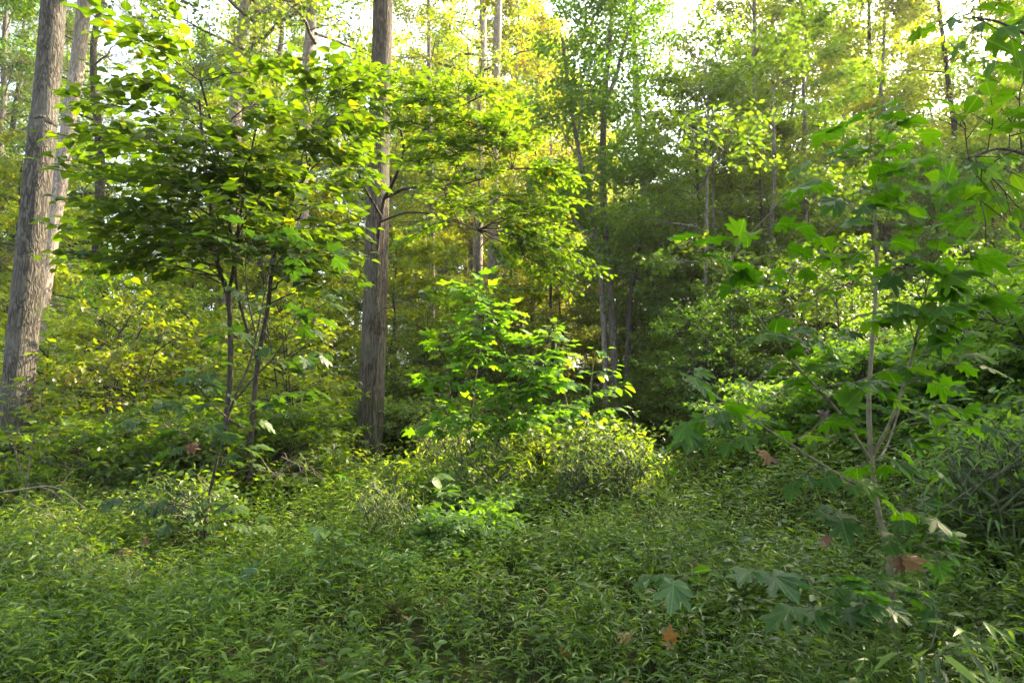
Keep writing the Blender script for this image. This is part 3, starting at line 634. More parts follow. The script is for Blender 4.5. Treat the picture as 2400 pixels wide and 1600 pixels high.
hero('dogwood_tree', 'slender tree with a crooked stem up the thick middle trunk and flat leafy layers', 'tree', (884, 1130, 11.2), 11.2,
     [([(884, 1130, 11.2), (876, 960, 11.3), (886, 800, 11.3), (889, 745, 11.15), (882, 690, 11.25), (886, 560, 11.1), (892, 510, 10.8), (900, 465, 10.6)], .042, .028),
      ([(900, 465, 10.6), (925, 420, 10.2), (945, 355, 9.7), (940, 310, 9.3), (925, 240, 9.0)], .030, .012),
      ([(900, 465, 10.6), (960, 440, 10.2), (1040, 443, 9.8), (1110, 425, 9.4), (1200, 395, 9.2)], .026, .010),
      ([(890, 520, 10.7), (960, 498, 10.2), (1050, 510, 9.9), (1120, 540, 9.9)], .020, .008),
      ([(945, 355, 9.7), (1000, 300, 9.3), (1080, 250, 9.0), (1150, 215, 8.9)], .018, .008),
      ([(892, 505, 10.6), (850, 430, 10.0), (810, 330, 9.2), (790, 250, 8.7)], .022, .009)],
     [(715, 225, 8.4), (760, 180, 8.4), (820, 165, 8.3), (880, 170, 8.2), (940, 180, 8.2), (1010, 185, 8.3), (1080, 190, 8.5), (1140, 215, 8.6), (1195, 265, 8.8), (1150, 330, 8.5), (1210, 335, 8.8),
      (1290, 390, 9.0), (1335, 420, 9.2), (1330, 470, 9.2), (1275, 500, 9.3), (1190, 455, 8.8), (1130, 400, 8.6), (1230, 560, 9.9), (1060, 420, 8.4), (1010, 330, 8.2), (940, 270, 8.0), (1060, 270, 8.2), (880, 240, 8.0), (800, 290, 8.2), (740, 300, 8.4), (860, 310, 8.2), (1290, 620, 10.4), (1340, 560, 10.3),
      (1250, 680, 10.6), (1180, 600, 9.8), (1340, 680, 10.8), (970, 380, 8.6), (990, 235, 8.2), (1090, 480, 9.0), (950, 560, 9.6), (1260, 440, 9.0), (1310, 520, 9.6), (830, 400, 9.0), (1390, 640, 11.0), (1130, 290, 8.5)],
     'dogwood', 'bark_dark', OVATE, .125, 202, spacing=.050, width=.68, ntw=15, ts0=.22, flatness=.14, arch=.08, twig_r=.0045)

hero('sycamore_sapling', 'thin dark sapling with broad lobed leaves in front of the heart-leaved tree', 'sapling', (470, 1320, 5.6), 5.6,
     [([(470, 1320, 5.6), (484, 1200, 5.6), (508, 1080, 5.55), (540, 960, 5.5), (585, 850, 5.5), (600, 790, 5.5), (622, 680, 5.5), (640, 590, 5.5)], .014, .005),
      ([(545, 945, 5.5), (600, 880, 5.4), (640, 840, 5.3), (690, 760, 5.3)], .009, .004),
      ([(560, 1000, 5.6), (500, 950, 5.5), (460, 900, 5.4)], .008, .004),
      ([(600, 790, 5.5), (580, 690, 5.4), (575, 600, 5.3)], .008, .004)],
     [(310, 1170, 5.2), (370, 1190, 5.3), (420, 1230, 5.4), (545, 1180, 5.4), (580, 1230, 5.4), (340, 980, 5.2), (400, 940, 5.2), (440, 880, 5.2), (420, 1030, 5.3), (500, 860, 5.2), (690, 750, 5.2), (730, 830, 5.2), (650, 850, 5.2), (760, 600, 5.3), (690, 580, 5.2), (640, 570, 5.2),
      (570, 560, 5.2), (520, 570, 5.1), (560, 680, 5.2), (700, 690, 5.2), (800, 690, 5.4), (620, 940, 5.3), (700, 920, 5.3), (480, 1000, 5.3), (560, 1060, 5.3), (620, 740, 5.1), (540, 780, 5.2), (420, 1290, 5.4), (560, 1350, 5.3)],
     'sapling_cool', 'bark_dark', [SYCAMORE, SYCAMORE2], .17, 203, spacing=.12, width=.20, ntw=5, petiole=.45, twig_r=.003, limb_r=.006, arch=.05, flatness=.3)

hero('sycamore_sapling', 'near sapling with a pale straight stem and very large lobed leaves on the right', 'sapling', (2098, 1480, 3.5), 3.5,
     [([(2098, 1480, 3.5), (2085, 1330, 3.5), (2055, 1180, 3.5), (2040, 1050, 3.5), (2036, 930, 3.5), (2046, 780, 3.5), (2055, 640, 3.5), (2052, 520, 3.45), (2050, 400, 3.4)], .018, .006),
      ([(2042, 1080, 3.5), (1960, 960, 3.35), (1850, 840, 3.2), (1765, 730, 3.1), (1690, 640, 3.05)], .009, .003),
      ([(2050, 1160, 3.5), (1930, 1090, 3.3), (1790, 1000, 3.15), (1680, 930, 3.05), (1600, 890, 3.0)], .008, .003),
      ([(2045, 1070, 3.5), (2090, 980, 3.45), (2125, 880, 3.4), (2150, 780, 3.3), (2170, 690, 3.2)], .010, .004),
      ([(2060, 1080, 3.55), (2085, 1030, 3.6), (2110, 950, 3.6)], .007, .004)],
     [(1600, 890, 2.9), (1660, 960, 3.0), (1640, 1010, 3.1), (1740, 1020, 3.0), (1700, 640, 2.95), (1640, 600, 3.0), (1740, 700, 3.0), (1790, 790, 3.1), (1850, 780, 3.0), (1860, 900, 3.1), (1800, 870, 3.0), (1900, 1010, 3.1), (1880, 1110, 3.2), (1960, 900, 3.1), (1950, 1000, 3.2),
      (1960, 660, 3.0), (1970, 600, 3.0), (2120, 640, 3.0), (2150, 560, 2.9), (2010, 480, 3.0), (2130, 500, 2.9), (1980, 330, 2.9), (2080, 320, 2.9), (1930, 410, 2.8), (2130, 400, 2.8), (2040, 290, 2.9), (2230, 640, 2.9), (2190, 730, 2.9), (2150, 840, 3.0), (2230, 830, 2.9), (2260, 730, 2.9), (2100, 720, 3.0),
      (2180, 960, 3.1), (2120, 1050, 3.2), (2240, 1000, 3.1), (1980, 1130, 3.2), (1960, 1210, 3.3), (2150, 1200, 3.2), (2190, 1290, 3.1), (1990, 1370, 3.2), (2130, 1390, 3.2), (2000, 770, 3.1), (1910, 560, 2.9), (2200, 480, 2.9)],
     'sapling', 'stem', [SYCAMORE, SYCAMORE2, SYCAMORE3], .146, 204, spacing=.13, width=.18, ntw=5.5, petiole=.4, twig_r=.0025, limb_r=.005, arch=.06, flatness=.3)

hero('sassafras_sapling', 'bright green bushy sapling in the middle with a pointed top of lobed leaves', 'sapling', (1110, 1190, 8.0), 8.0,
     [([(1110, 1190, 8.0), (1100, 1040, 8.0), (1112, 900, 8.0), (1128, 790, 8.0), (1140, 690, 7.9)], .022, .006),
      ([(1115, 1150, 8.0), (1180, 1000, 7.9), (1230, 890, 7.7), (1280, 820, 7.6)], .014, .005),
      ([(1105, 1100, 8.0), (1060, 950, 7.8), (1040, 850, 7.7)], .012, .005)],
     [(1140, 672, 7.9), (1090, 720, 7.8), (1180, 735, 7.8), (1070, 770, 7.7), (1140, 770, 7.6), (1210, 790, 7.7), (1050, 830, 7.6), (1120, 840, 7.5), (1190, 850, 7.5), (1260, 850, 7.5), (1010, 890, 7.7), (1080, 900, 7.4), (1150, 910, 7.4), (1220, 920, 7.4), (1290, 900, 7.5), (1040, 960, 7.5), (1110, 980, 7.3), (1180, 990, 7.3), (1250, 990, 7.4), (1310, 830, 7.7), (1000, 1000, 7.6), (1330, 960, 7.6), (1090, 680, 7.9), (1290, 780, 7.6), (1020, 800, 7.7)],
     'fresh', 'bark_dark', [SASSAFRAS, MAPLE], .19, 205, spacing=.085, width=.34, ntw=14, petiole=.3, limb_r=.008, flatness=.3)
hero('sassafras_sapling', 'lower yellow-green sapling reaching out to the right of the pointed bushy sapling', 'sapling', (1370, 1160, 9.0), 9.0,
     [([(1370, 1160, 9.0), (1375, 1000, 9.0), (1385, 900, 8.9), (1392, 840, 8.8)], .016, .005), ([(1372, 1080, 9.0), (1330, 950, 8.8), (1310, 880, 8.7)], .010, .005)],
     [(1395, 830, 8.7), (1430, 870, 8.6), (1350, 880, 8.5), (1310, 900, 8.5), (1410, 930, 8.5), (1455, 905, 8.6), (1350, 950, 8.4), (1440, 960, 8.6), (1300, 960, 8.4), (1390, 985, 8.4), (1340, 1010, 8.4)],
     'fresh', 'stem', [SASSAFRAS, OVATE], .16, 206, spacing=.09, width=.26, ntw=8, petiole=.25, limb_r=.007)
hero('maple_sapling', 'pale yellow-green maple sapling at the foot of the leaning oak', 'sapling', (60, 1180, 6.6), 6.6,
     [([(60, 1180, 6.6), (70, 1080, 6.6), (90, 980, 6.5), (100, 920, 6.5)], .012, .004), ([(60, 1150, 6.6), (20, 1000, 6.4), (-20, 930, 6.3)], .010, .004)],
     [(10, 920, 6.2), (60, 910, 6.2), (110, 905, 6.3), (160, 930, 6.4), (30, 960, 6.2), (90, 960, 6.2), (150, 980, 6.3), (-30, 940, 6.2), (190, 1010, 6.5), (40, 1010, 6.2), (110, 1030, 6.3), (-60, 990, 6.3)],
     'shrub_yellow', 'stem', MAPLE, .12, 207, spacing=.07, width=.25, ntw=6, petiole=.3, limb_r=.006)
hero('leafy_branch', 'leafy bough reaching in from the top right corner of the photo', 'branch', (2560, 300, 4.2), 4.2,
     [([(2700, 1380, 4.4), (2650, 900, 4.4), (2600, 500, 4.3), (2560, 200, 4.3), (2540, -60, 4.2)], .035, .02),
      ([(2560, 240, 4.3), (2480, 130, 4.1), (2360, 60, 3.9), (2280, 40, 3.8)], .012, .005), ([(2600, 480, 4.3), (2480, 400, 4.0), (2360, 350, 3.8), (2270, 370, 3.7)], .014, .005)],
     [(2250, 40, 3.7), (2300, 90, 3.7), (2330, 20, 3.8), (2380, 110, 3.8), (2290, -20, 3.8), (2400, 40, 3.9), (2260, 290, 3.6), (2330, 270, 3.6), (2390, 260, 3.7), (2290, 380, 3.6), (2360, 400, 3.7), (2420, 330, 3.8), (2230, 420, 3.7), (2380, 480, 3.7), (2310, 520, 3.6), (2420, 560, 3.8), (2350, 630, 3.8), (2400, 180, 3.9)],
     'sapling', 'bark_dark', [OVATE, MAPLE], .16, 208, spacing=.10, width=.28, ntw=7, petiole=.2, limb_r=.007)

# small broad-leaved seedlings standing in the grass
SEED = [('wide seedling with two big heart leaves in the grass just right of the thick trunk', 990, 1170, 6.2, [(960, 1130), (1010, 1120), (1040, 1165), (930, 1180)], HEART, .17, 'sapling_cool'),
        ('light green seedling with large drooping heart leaves below the pointed sapling', 1150, 1150, 7.0, [(1120, 1080), (1165, 1085), (1200, 1095), (1100, 1125)], HEART, .20, 'understory'),
        ('seedling with pale bluish oval leaves up its thin stem in the grass left of centre', 780, 1440, 4.6, [(760, 1235), (790, 1260), (740, 1290), (800, 1310), (770, 1350), (730, 1330)], OVATE, .13, 'sapling_cool'),
        ('low maple seedling spread in the grass below the thin dark sapling', 540, 1440, 4.4, [(500, 1400), (570, 1390), (540, 1350), (600, 1420)], SYCAMORE, .17, 'sapling_cool'),
        ('round-leaved seedling beside the sunlit patch of the clearing', 1500, 1150, 8.6, [(1470, 1075), (1510, 1090), (1540, 1060), (1560, 1100)], HEART, .16, 'sapling'),
        ('dark upright seedling with lobed leaves in front of the thick trunk', 842, 1270, 6.4, [(820, 1130), (870, 1170), (835, 1210), (860, 1240), (810, 1190)], MAPLE, .14, 'sapling_cool'),
        ('broad-leaved seedling lying low at the bottom of the near sapling', 1990, 1520, 3.0, [(1960, 1370), (2010, 1400), (1580, 1350), (1900, 1420)], SYCAMORE2, .2, 'sapling_cool'),
        ('seedling with long drooping leaves in the bottom right corner', 2200, 1640, 2.5, [(2130, 1540), (2190, 1530), (2260, 1540), (2160, 1570), (2240, 1580)], LANCE, .15, 'grass'),
        ('second long-leaved seedling just above the bottom right corner', 2290, 1560, 2.9, [(2230, 1470), (2290, 1460), (2350, 1480), (2260, 1500)], LANCE, .14, 'grass'),
        ('yellow-green seedling catching the light beside the clearing', 1310, 1150, 7.6, [(1280, 1050), (1330, 1060), (1350, 1090), (1290, 1095)], OVATE, .15, 'dogwood'),
        ('small seedling with two oval leaves in the middle of the grass', 1580, 1420, 4.0, [(1545, 1350), (1600, 1360), (1620, 1390)], OVATE, .17, 'sapling')]
for i, (lab, u, v, Y_, tips_, tm_, ls_, mt) in enumerate(SEED):
    hero('seedling', lab, 'plant', (u, v, Y_), Y_, [([(u, v, Y_), (u + 3, (v + min(t[1] for t in tips_)) / 2, Y_), (u + 6, min(t[1] for t in tips_) + 12, Y_)], .006, .002)],
         [(a, b_, Y_ - .1 + .05 * math.sin(i + a)) for a, b_ in tips_], mt, 'stalk', tm_, ls_, 300 + i, spacing=ls_ * .9, width=ls_ * .6, ntw=2, petiole=.2, limb_r=.003, twig_r=.002)

# ------------------------------------------------------------------ undergrowth: shrubs by zone
rng = np.random.default_rng(900)
def put_shrub(kind, u, Y_, label, group, s=1.0, leafm=None, name='shrub', dz=0):
    x = (u - 1200) / FPX * Y_
    copy_shrub(kind, (x, Y_, gh(x, Y_) + dz), label, group, s, rng.uniform(0, 6.28), leafm, name)

def zone_shrubs(n, u0, u1, Y0, Y1, kinds, label, group, smin=.8, smax=1.2, leafm=None, name='shrub', avoid=True):
    c = 0; tries = 0
    while c < n and tries < n * 30:
        tries += 1
        Y_ = math.sqrt(rng.uniform(Y0 ** 2, Y1 ** 2)); u = rng.uniform(u0, u1); x = (u - 1200) / FPX * Y_
        if avoid and clearing(x, Y_): continue
        kd, sc = kinds[rng.integers(len(kinds))], rng.uniform(smin, smax)
        v = 800 - FPX * math.tan(math.atan((gh(x, Y_) + SHRUB[kd]['H'] * sc - CAM_Z) / Y_) - PITCH); w = .9 * sc / Y_ * FPX
        if any(abs(u - uc) < hw + w and Y_ < Yc and v < vc for uc, hw, Yc, vc in ((866, 30, 12, 1060), (40, 40, 9, 1000), (1445, 30, 17, 880))): continue
        put_shrub(kd, u, Y_, label, group, sc, leafm, name); c += 1

shrub_kind('tall_weed', 50, 1.15, .75, 9, 3, OVATE, .09, 'shrub', .3, .2, (9, 2, 1), (.2, .9))
shrub_kind('wispy_weed', 51, .9, .8, 12, 3, LANCE, .10, 'shrub_yellow', .2, .15, (7, 2, 1), (.4, 1.0))
shrub_kind('leafy_seedling', 48, .55, .45, 3, 3, MAPLE, .11, 'sapling_cool', .6, .12)
shrub_kind('oval_seedling', 49, .5, .4, 3, 3, OVATE, .10, 'sapling', .6, .1)
zone_shrubs(22, -200, 1450, 5.4, 8.0, ['tall_weed', 'wispy_weed', 'wispy_weed', 'leafy_seedling', 'oval_seedling'], 'small leafy plant rising out of the grass in front of the shrubs', 'small plants in the grass before the shrubs', .5, .8, name='seedling', avoid=False)
zone_shrubs(8, 1350, 1800, 7.5, 13, ['wispy_weed', 'leafy_seedling', 'oval_seedling'], 'small leafy plant in the open grass of the clearing', 'small plants in the clearing', .4, .75, name='seedling', avoid=False)
zone_shrubs(6, 100, 2350, 3.4, 5.4, ['leafy_seedling', 'oval_seedling'], 'small broad-leaved seedling half hidden in the nearest grass', 'seedlings in the nearest grass', .3, .5, name='seedling', avoid=False)
zone_shrubs(30, -150, 900, 6.8, 9.5, ['tall_weed', 'wispy_weed', 'maple_shrub', 'tall_weed'], 'low leafy shrub at the edge of the grass on the left', 'low shrubs along the left edge of the grass', .7, 1.0)
zone_shrubs(14, -200, 850, 9.5, 14, ['maple_shrub', 'yellow_shrub', 'low_shrub'], 'waist-high shrub in the shade behind the heart-leaved tree', 'shrubs behind the heart-leaved tree', .75, 1.1)
zone_shrubs(16, -250, 850, 14, 21, ['yellow_shrub', 'tall_shrub', 'big_shrub'], 'sunlit yellow-green shrub deep in the wood on the left', 'sunlit shrubs deep on the left', .8, 1.15)
zone_shrubs(16, 880, 1380, 9.2, 14, ['tall_weed', 'maple_shrub', 'tall_weed', 'low_shrub'], 'leafy shrub behind the pointed bushy sapling', 'shrubs right of the thick middle trunk', .7, 1.0)
zone_shrubs(12, 880, 1600, 18, 26, ['big_shrub', 'tall_shrub'], 'shrub closing the far end of the clearing', 'shrubs at the far end of the clearing', .8, 1.1, avoid=False)
for k_, u_, Y_, s_ in (('tall_shrub', 1395, 15.6, .62), ('dark_shrub', 1468, 15.2, .5), ('tall_shrub', 1545, 15.8, .7), ('dark_shrub', 1340, 15.0, .5), ('maple_shrub', 1620, 14.6, .9)):
    put_shrub(k_, u_, Y_, 'brushy shrub at the foot of the leaning clump where the clearing ends', 'brush at the foot of the leaning clump', s_)
zone_shrubs(8, 1500, 1850, 16, 21, ['tall_shrub', 'big_shrub'], 'green shrub between the slim trunks beyond the clearing', 'shrubs between the slim trunks', .6, .85, avoid=False)
zone_shrubs(8, 960, 1380, 8.6, 10.4, ['maple_shrub', 'maple_shrub', 'tall_weed'], 'leafy shrub crowding close behind the pointed bushy sapling', 'shrubs close behind the pointed sapling', .55, .85, avoid=False)
zone_shrubs(20, 1560, 2500, 11, 17, ['dark_shrub', 'dark_shrub', 'tall_shrub'], 'dark green shrub in the shaded thicket right of the clearing', 'dark thicket right of the clearing', .8, 1.15)
zone_shrubs(16, 1640, 2600, 5.5, 9, ['maple_shrub', 'low_shrub', 'weed_clump', 'tall_shrub'], 'leafy shrub on the bank behind the near pale-stemmed sapling', 'shrubs on the bank at right', .7, 1.0, 'sapling')
zone_shrubs(10, 2050, 2750, 3.9, 6.2, ['tall_weed', 'wispy_weed'], 'tangled weedy plant low on the bank at the right edge', 'weeds low on the right bank', .6, .95, 'sapling', name='weed', avoid=False)
zone_shrubs(12, -200, 420, 4.2, 6.8, ['tall_weed', 'wispy_weed', 'wispy_weed'], 'upright weed in the taller grass at the left edge', 'weeds at the left edge of the grass', .32, .55, name='weed', avoid=False)
zone_shrubs(20, 2000, 2750, 4.3, 6.6, ['maple_shrub', 'low_shrub', 'tall_shrub'], 'dark broad-leaved shrub at the right edge of the photo', 'shrubs at the right edge', .7, .95, 'sapling')
zone_shrubs(16, 940, 1480, 7.2, 9.6, ['tall_weed', 'wispy_weed', 'wispy_weed', 'leafy_seedling'], 'knee-high weedy shrub around the foot of the pointed sapling', 'weeds around the pointed sapling', .6, .9, 'dogwood', avoid=False)

# ------------------------------------------------------------------ middle and far trees by zone
TREES = []
def in_glade(x, y):
    """an open glade that lets the low sun reach the left of the wood"""
    dx, dy = x + 12, y - 25; a = dx * math.sin(SUN_AZ) + dy * math.cos(SUN_AZ); b_ = dx * math.cos(SUN_AZ) - dy * math.sin(SUN_AZ)
    if 4 < a < 36 and abs(b_) < 7: return True
    for qx, qy, hw in ((-3.4, 5.0, 3.8), (1.5, 9.2, 2.2)):                 # two narrow shafts of light onto the grass
        dx, dy = x - qx, y - qy; a = dx * math.sin(SUN_AZ) + dy * math.cos(SUN_AZ); b_ = dx * math.cos(SUN_AZ) - dy * math.sin(SUN_AZ)
        if 2 < a < 30 and abs(b_) < hw: return True
    return False
def put_tree(kind, u, Y_, label, group, s=1.0, leafm=None, bark=None, name='forest_tree'):
    x = (u - 1200) / FPX * Y_
    copy_tree(kind, (x, Y_, gh(x, Y_) - .05), label, group, s, rng.uniform(0, 6.28), leafm, bark, name, s * rng.uniform(.9, 1.1), (rng.normal(0, .025), rng.normal(0, .025)))
    TREES.append((x, Y_))

def zone_trees(n, u0, u1, Y0, Y1, kinds, label, group, smin=.85, smax=1.15, gap=2.0, leafm=None, name='forest_tree'):
    c = 0; tries = 0
    while c < n and tries < n * 40:
        tries += 1
        Y_ = math.sqrt(rng.uniform(Y0 ** 2, Y1 ** 2)); u = rng.uniform(u0, u1); x = (u - 1200) / FPX * Y_
        if clearing(x, Y_) and Y_ < 21: continue
        if in_glade(x, Y_): continue
        if any((x - a) ** 2 + (Y_ - b) ** 2 < gap ** 2 for a, b in TREES): continue
        kd, sc = kinds[rng.integers(len(kinds))], rng.uniform(smin, smax)
        v = 800 - FPX * math.tan(math.atan((gh(x, Y_) + KIND[kd]['H'] * sc - CAM_Z) / Y_) - PITCH)
        if Y_ < 17.8 and u > 1480 and u - 2.7 * sc * FPX / Y_ < 1490: continue      # keep the leaning clump in view
        if v < 260 and abs(u - 1582) < 25 + 2.7 * sc / Y_ * FPX: continue        # the gap in the canopy that shows the white sky
        put_tree(kd, u, Y_, label, group, sc, leafm, None, name); c += 1

# single trees one can point to
put_tree('autumn_tree', 1195, 30, 'tall tree with orange and yellow leaves glowing above the flat dogwood spread', None, 1.0, name='autumn_tree')
put_tree('autumn_tree', 1330, 36, 'paler yellow tree behind the orange-leaved tree', None, 1.0, leafm='canopy_yellow', name='autumn_tree')
put_tree('tall_broadleaf_b', 1800, 24, 'leafy narrow tree standing against the white sky gap on the right', None, .95, leafm='canopy_yellow', name='broadleaf_tree')
for u_, Y_, s_, lab_ in ((1235, 33, 1.5, 'tall bushy pale tree behind the leaning clump, left of the white sky gap'), (1880, 27, 1.4, 'tall bushy tree just right of the narrow tree at the sky gap'), (2075, 25, 1.5, 'tall bushy tree behind the dense small-leaved forked tree'), (2290, 22, 1.35, 'tall bushy tree behind the leafy bough of the top right corner')):
    put_tree('bushy_tree', u_, Y_, lab_, None, s_, 'canopy_yellow', name='broadleaf_tree')
put_tree('slender_tree_c', 1930, 16.5, 'dense small-leaved tree with a dark forked trunk above the near sapling', None, .95, leafm='deep', name='broadleaf_tree')
put_tree('pine_tree', 660, 27, 'dark feathery pine behind the whitish smooth trunk', None, 1.0, name='pine_tree')
put_tree('pine_tree', 235, 24, 'grey-green feathery pine right of the pale pinkish trunk', None, .95, name='pine_tree')
put_tree('pine_tree', 15, 30, 'thin feathery pine left of the leaning oak', None, .9, name='pine_tree')
zone_trees(9, -300, 850, 15, 24, ['slender_tree', 'slender_tree_b', 'slender_tree_c'], 'slender understorey tree behind the heart-leaved tree', 'slender trees on the left', .7, 1.05, 2.2, 'canopy_yellow')
zone_trees(9, 900, 1500, 20, 30, ['slender_tree', 'slender_tree_b', 'slender_tree_c'], 'slender leafy tree beyond the clearing in the middle', 'slender trees in the middle', .75, 1.05, 2.2, 'canopy_yellow')
zone_trees(12, 1560, 2700, 12.5, 21, ['layered_tree'], 'dark leafy tree in the shaded thicket on the right', 'dark trees of the right thicket', .7, 1.1, 1.7)
zone_trees(6, 1540, 1850, 18.5, 25, ['layered_tree'], 'layered green tree behind the slim trunks right of the clearing', 'layered trees behind the slim trunks', .6, .95, 1.7, 'canopy')
zone_trees(16, 1640, 2800, 18, 30, ['bushy_tree', 'layered_tree'], 'lighter green bushy tree rising behind the dark thicket on the right', 'green trees behind the right thicket', .95, 1.45, 2.3, 'canopy')
zone_trees(16, -500, 900, 26, 52, ['tall_broadleaf', 'tall_broadleaf_b', 'yellowing_tree'], 'tall tree far back on the left with sky showing through it', 'far trees on the left', .85, 1.15, 3.5)
zone_trees(24, 820, 1540, 30, 60, ['tall_broadleaf', 'yellowing_tree', 'yellowing_tree', 'tall_broadleaf_b'], 'tall sunlit tree far behind the middle of the wood', 'far trees in the middle', .85, 1.15, 3.5)
zone_trees(20, 1640, 2900, 26, 55, ['tall_broadleaf_b', 'yellowing_tree'], 'tall sunlit tree far behind the right thicket', 'far trees on the right', .85, 1.1, 3.5)
for x_, y_, k_, s_ in ((9.2, 6.2, 'tall_broadleaf_b', .8), (11, 9, 'tall_broadleaf_b', .95), (13.5, 6.5, 'tall_broadleaf', 1), (11.5, 3.5, 'tall_broadleaf_b', .8), (15.5, 11, 'yellowing_tree', 1)):  # unseen trees added off the right edge to keep the near grass in shade
    copy_tree(k_, (x_, y_, gh(x_, y_) - .05), 'unseen leafy tree added just outside the right edge to shade the grass', 'trees shading the grass from the right', s_, x_ * 3); TREES.append((x_, y_))
zone_trees(9, 150, 860, 17, 36, ['pole_tree'], 'slim straight trunk among the yellow-green leaves on the left', 'slim trunks on the left', .85, 1.15, 1.2)
zone_trees(8, 930, 1560, 24, 40, ['pole_tree'], 'slim straight trunk in the bright leaves beyond the clearing', 'slim trunks in the middle', .85, 1.15, 1.2)
zone_trees(5, 1650, 2300, 20, 34, ['pole_tree'], 'slim straight trunk rising out of the right thicket', 'slim trunks on the right', .85, 1.15, 1.2)
zone_trees(14, 950, 1560, 42, 80, ['bushy_tree', 'bushy_tree', 'slender_tree'], 'low bushy tree closing the gap behind the trunks in the middle', 'low trees far behind the middle', .5, .8, 2.0, 'canopy')
zone_trees(16, -500, 900, 26, 50, ['bushy_tree', 'bushy_tree', 'slender_tree'], 'low bushy tree far back on the left between the tall trunks', 'low trees far back on the left', .5, .85, 2.0, 'canopy_yellow')
zone_trees(26, -900, 3300, 60, 95, ['tall_broadleaf_b', 'yellowing_tree', 'tall_broadleaf'], 'distant tree closing the back of the wood', 'distant trees', .8, 1.0, 4.0)
zone_trees(30, -700, 3000, 30, 75, ['bushy_tree', 'slender_tree_c'], 'distant low bushy tree filling the back of the wood', 'distant bushy trees', .6, .9, 2.5, 'canopy')

# ------------------------------------------------------------------ fallen wood, dead leaves, dry stalks
def twig_thing(name, label, cat, pts, r0, r1, mat='twig', forks=(), group=None):
    W = np.array([px(*p) for p in pts]); b = W[0].copy(); root = MB(); C = catmull(W - b, 18)
    rr = np.linspace(r0, r1, 18); tubes(root, C[None], rr[None], 7)
    for i, du, L_ in forks:
        s = C[i]; e_ = s + np.array(du) * L_; tubes(root, catmull([s, (s + e_) / 2 + [0, 0, .03], e_], 7)[None], np.linspace(r0 * .5, .0015, 7)[None], 5)
    o = root.obj(name, M[mat]); o.location = b
    return tag(o, label, cat, group)
twig_thing('fallen_branch', 'long pale dead branch lying over the grass at the left edge', 'branch', [(-60, 1165, 6.2), (60, 1145, 6.2), (130, 1142, 6.2), (200, 1190, 6.1)], .010, .004, forks=((8, (.6, -.2, -.25), .5), (12, (.3, .2, .5), .35)))
twig_thing('fallen_branch', 'forked dead twig leaning out of the grass below the maple sapling', 'branch', [(70, 1180, 5.9), (105, 1200, 5.8), (130, 1260, 5.7)], .009, .003, forks=((9, (.5, 0, -.3), .3),))
BR = [((620, 1130, 7.4), (700, 1085, 7.4), (760, 1120, 7.3)), ((640, 1140, 7.2), (665, 1090, 7.2), (700, 1062, 7.2)), ((600, 1100, 7.5), (680, 1110, 7.4), (770, 1090, 7.4)), ((660, 1070, 7.6), (720, 1100, 7.4), (780, 1140, 7.3)), ((690, 1120, 7.3), (730, 1080, 7.3), (750, 1050, 7.3)), ((610, 1070, 7.6), (640, 1110, 7.5), (690, 1140, 7.3))]
for i, b_ in enumerate(BR):
    twig_thing('dead_stick', 'grey dead stick in the loose brush pile left of the thick trunk', 'stick', b_, .006, .002, forks=((6, (.4, 0, .4), .25), (11, (-.3, .1, .4), .22)), group='sticks of the brush pile')
twig_thing('dry_stalk', 'thin dry straw-coloured stalk leaning at the far end of the clearing', 'stalk', [(1445, 1010, 12), (1425, 960, 12), (1408, 930, 12)], .008, .004)
twig_thing('dry_stalk', 'pale bent stalk standing in the grass at the right corner', 'stalk', [(2180, 1520, 2.8), (2195, 1450, 2.8), (2165, 1330, 2.8)], .003, .0012, 'stalk')
twig_thing('dry_stalk', 'thin brown stalk slanting up to the right edge of the photo', 'stalk', [(2210, 1190, 3.4), (2300, 1130, 3.4), (2420, 1070, 3.4)], .0035, .002, 'bark_dark')

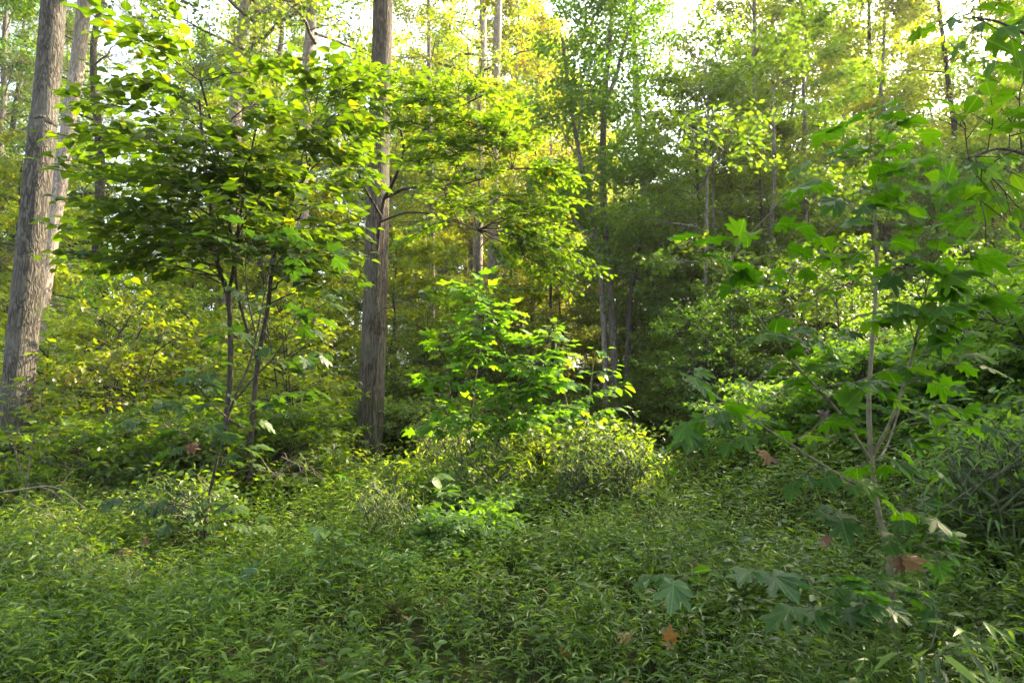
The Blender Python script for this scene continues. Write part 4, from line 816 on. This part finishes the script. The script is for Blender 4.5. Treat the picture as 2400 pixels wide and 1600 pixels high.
rl = np.random.default_rng(612); mb = MB()                     # small dry leaves lying all over between the grass stems
n = 620; yl = rl.uniform(2.2, 13, n); xl = rl.uniform(-1, 1, n) * (yl * .78 + .8)
Pl = np.stack([xl, yl, ground_h(xl, yl) + rl.uniform(.0, .17, n)], 1)
for c, t_ in enumerate((SYCAMORE2, MAPLE, OVATE, SYCAMORE3)):
    w = np.arange(n) % 4 == c; k = w.sum()
    leaves(mb, t_, Pl[w], np.column_stack([rl.normal(0, 1, (k, 2)), rl.normal(0, .4, k)]), np.array([0, 0, 1.]) + rl.normal(0, .5, (k, 3)), rl.uniform(.03, .075, k), rl.random(k), True)
tag(mb.obj('leaf_litter', M['dead']), 'small brown dry leaves strewn between the grass stems', 'leaf litter', kind='stuff')
DL = [('orange dead leaf hanging over the sunlit grass at left', 335, 1265, 5.2, .085), ('big tan dead leaf standing in the grass at left', 295, 1295, 5.0, .15), ('rusty dead leaf caught in the shrubs left of the thin sapling', 445, 1040, 6.0, .13),
      ('orange dead leaf lying in the grass below the clearing', 1460, 1480, 3.5, .10), ('tan curled dead leaf in the grass right of the orange one', 1572, 1505, 3.3, .12), ('large rust-brown dead leaf hanging beside the near pale stem', 2115, 1312, 3.3, .14),
      ('small tan dead leaf in the grass left of the near pale stem', 1932, 1270, 4.0, .08), ('brown dead leaf hanging in the leaves of the near sapling', 1942, 980, 3.4, .11), ('small orange dead leaf in the middle of the grass', 1622, 1322, 4.3, .06),
      ('red-brown dead leaf on the ground below the thin sapling', 395, 1330, 5.0, .10), ('dark brown dead leaf low in the grass at left', 175, 1335, 4.9, .09), ('brown curled leaf hanging under the leftmost branch of the near sapling', 1805, 1065, 3.2, .10),
      ('dull orange dead leaf near the left edge of the grass', 210, 1325, 5.1, .08), ('faded dead leaf in the grass right of the thin sapling base', 600, 1290, 5.2, .08), ('curled brown dead leaf hanging in the heart-leaved canopy', 722, 740, 6.6, .15), ('dark curled leaf hanging beneath the dogwood spread', 954, 245, 8.0, .16)]
for i, (lab, u, v, Y_, s_) in enumerate(DL):
    r_ = np.random.default_rng(500 + i); mb = MB(); P = px(u, v, Y_)
    leaves(mb, [SYCAMORE2, MAPLE, SYCAMORE3][i % 3], np.zeros((2, 3)) + [[0, 0, 0], [.02, .01, -.015]], r_.normal(0, 1, (2, 3)) * [1, .5, .5], np.array([[0, -.8, .8]]) + r_.normal(0, .3, (2, 3)), s_ * .75 * np.array([1, .7]), r_.random(2), True)
    o = mb.obj('dead_leaf', M['dead']); o.location = P; tag(o, lab, 'dead leaf', 'dead leaves caught in the plants')

# ------------------------------------------------------------------ the humid evening air inside the wood
m, N, L = mat_new('haze_air'); N.remove(N['Principled BSDF'])
pv = N.new('ShaderNodeVolumePrincipled'); pv.inputs['Color'].default_value = (1, .98, .94, 1); pv.inputs['Density'].default_value = HAZE; pv.inputs['Anisotropy'].default_value = .45
L.new(pv.outputs[0], N['Material Output'].inputs['Volume'])
mb = MB(); c = np.array([(x, y, z) for x in (-95, 135) for y in (-8, 125) for z in (-3, 36)], float)
mb.add(c, [(0, 1, 3, 2), (4, 6, 7, 5), (0, 4, 5, 1), (2, 3, 7, 6), (0, 2, 6, 4), (1, 5, 7, 3)])
tag(mb.obj('haze', m, smooth_=False), 'pale sunlit haze hanging between the far trees', 'haze', kind='stuff')
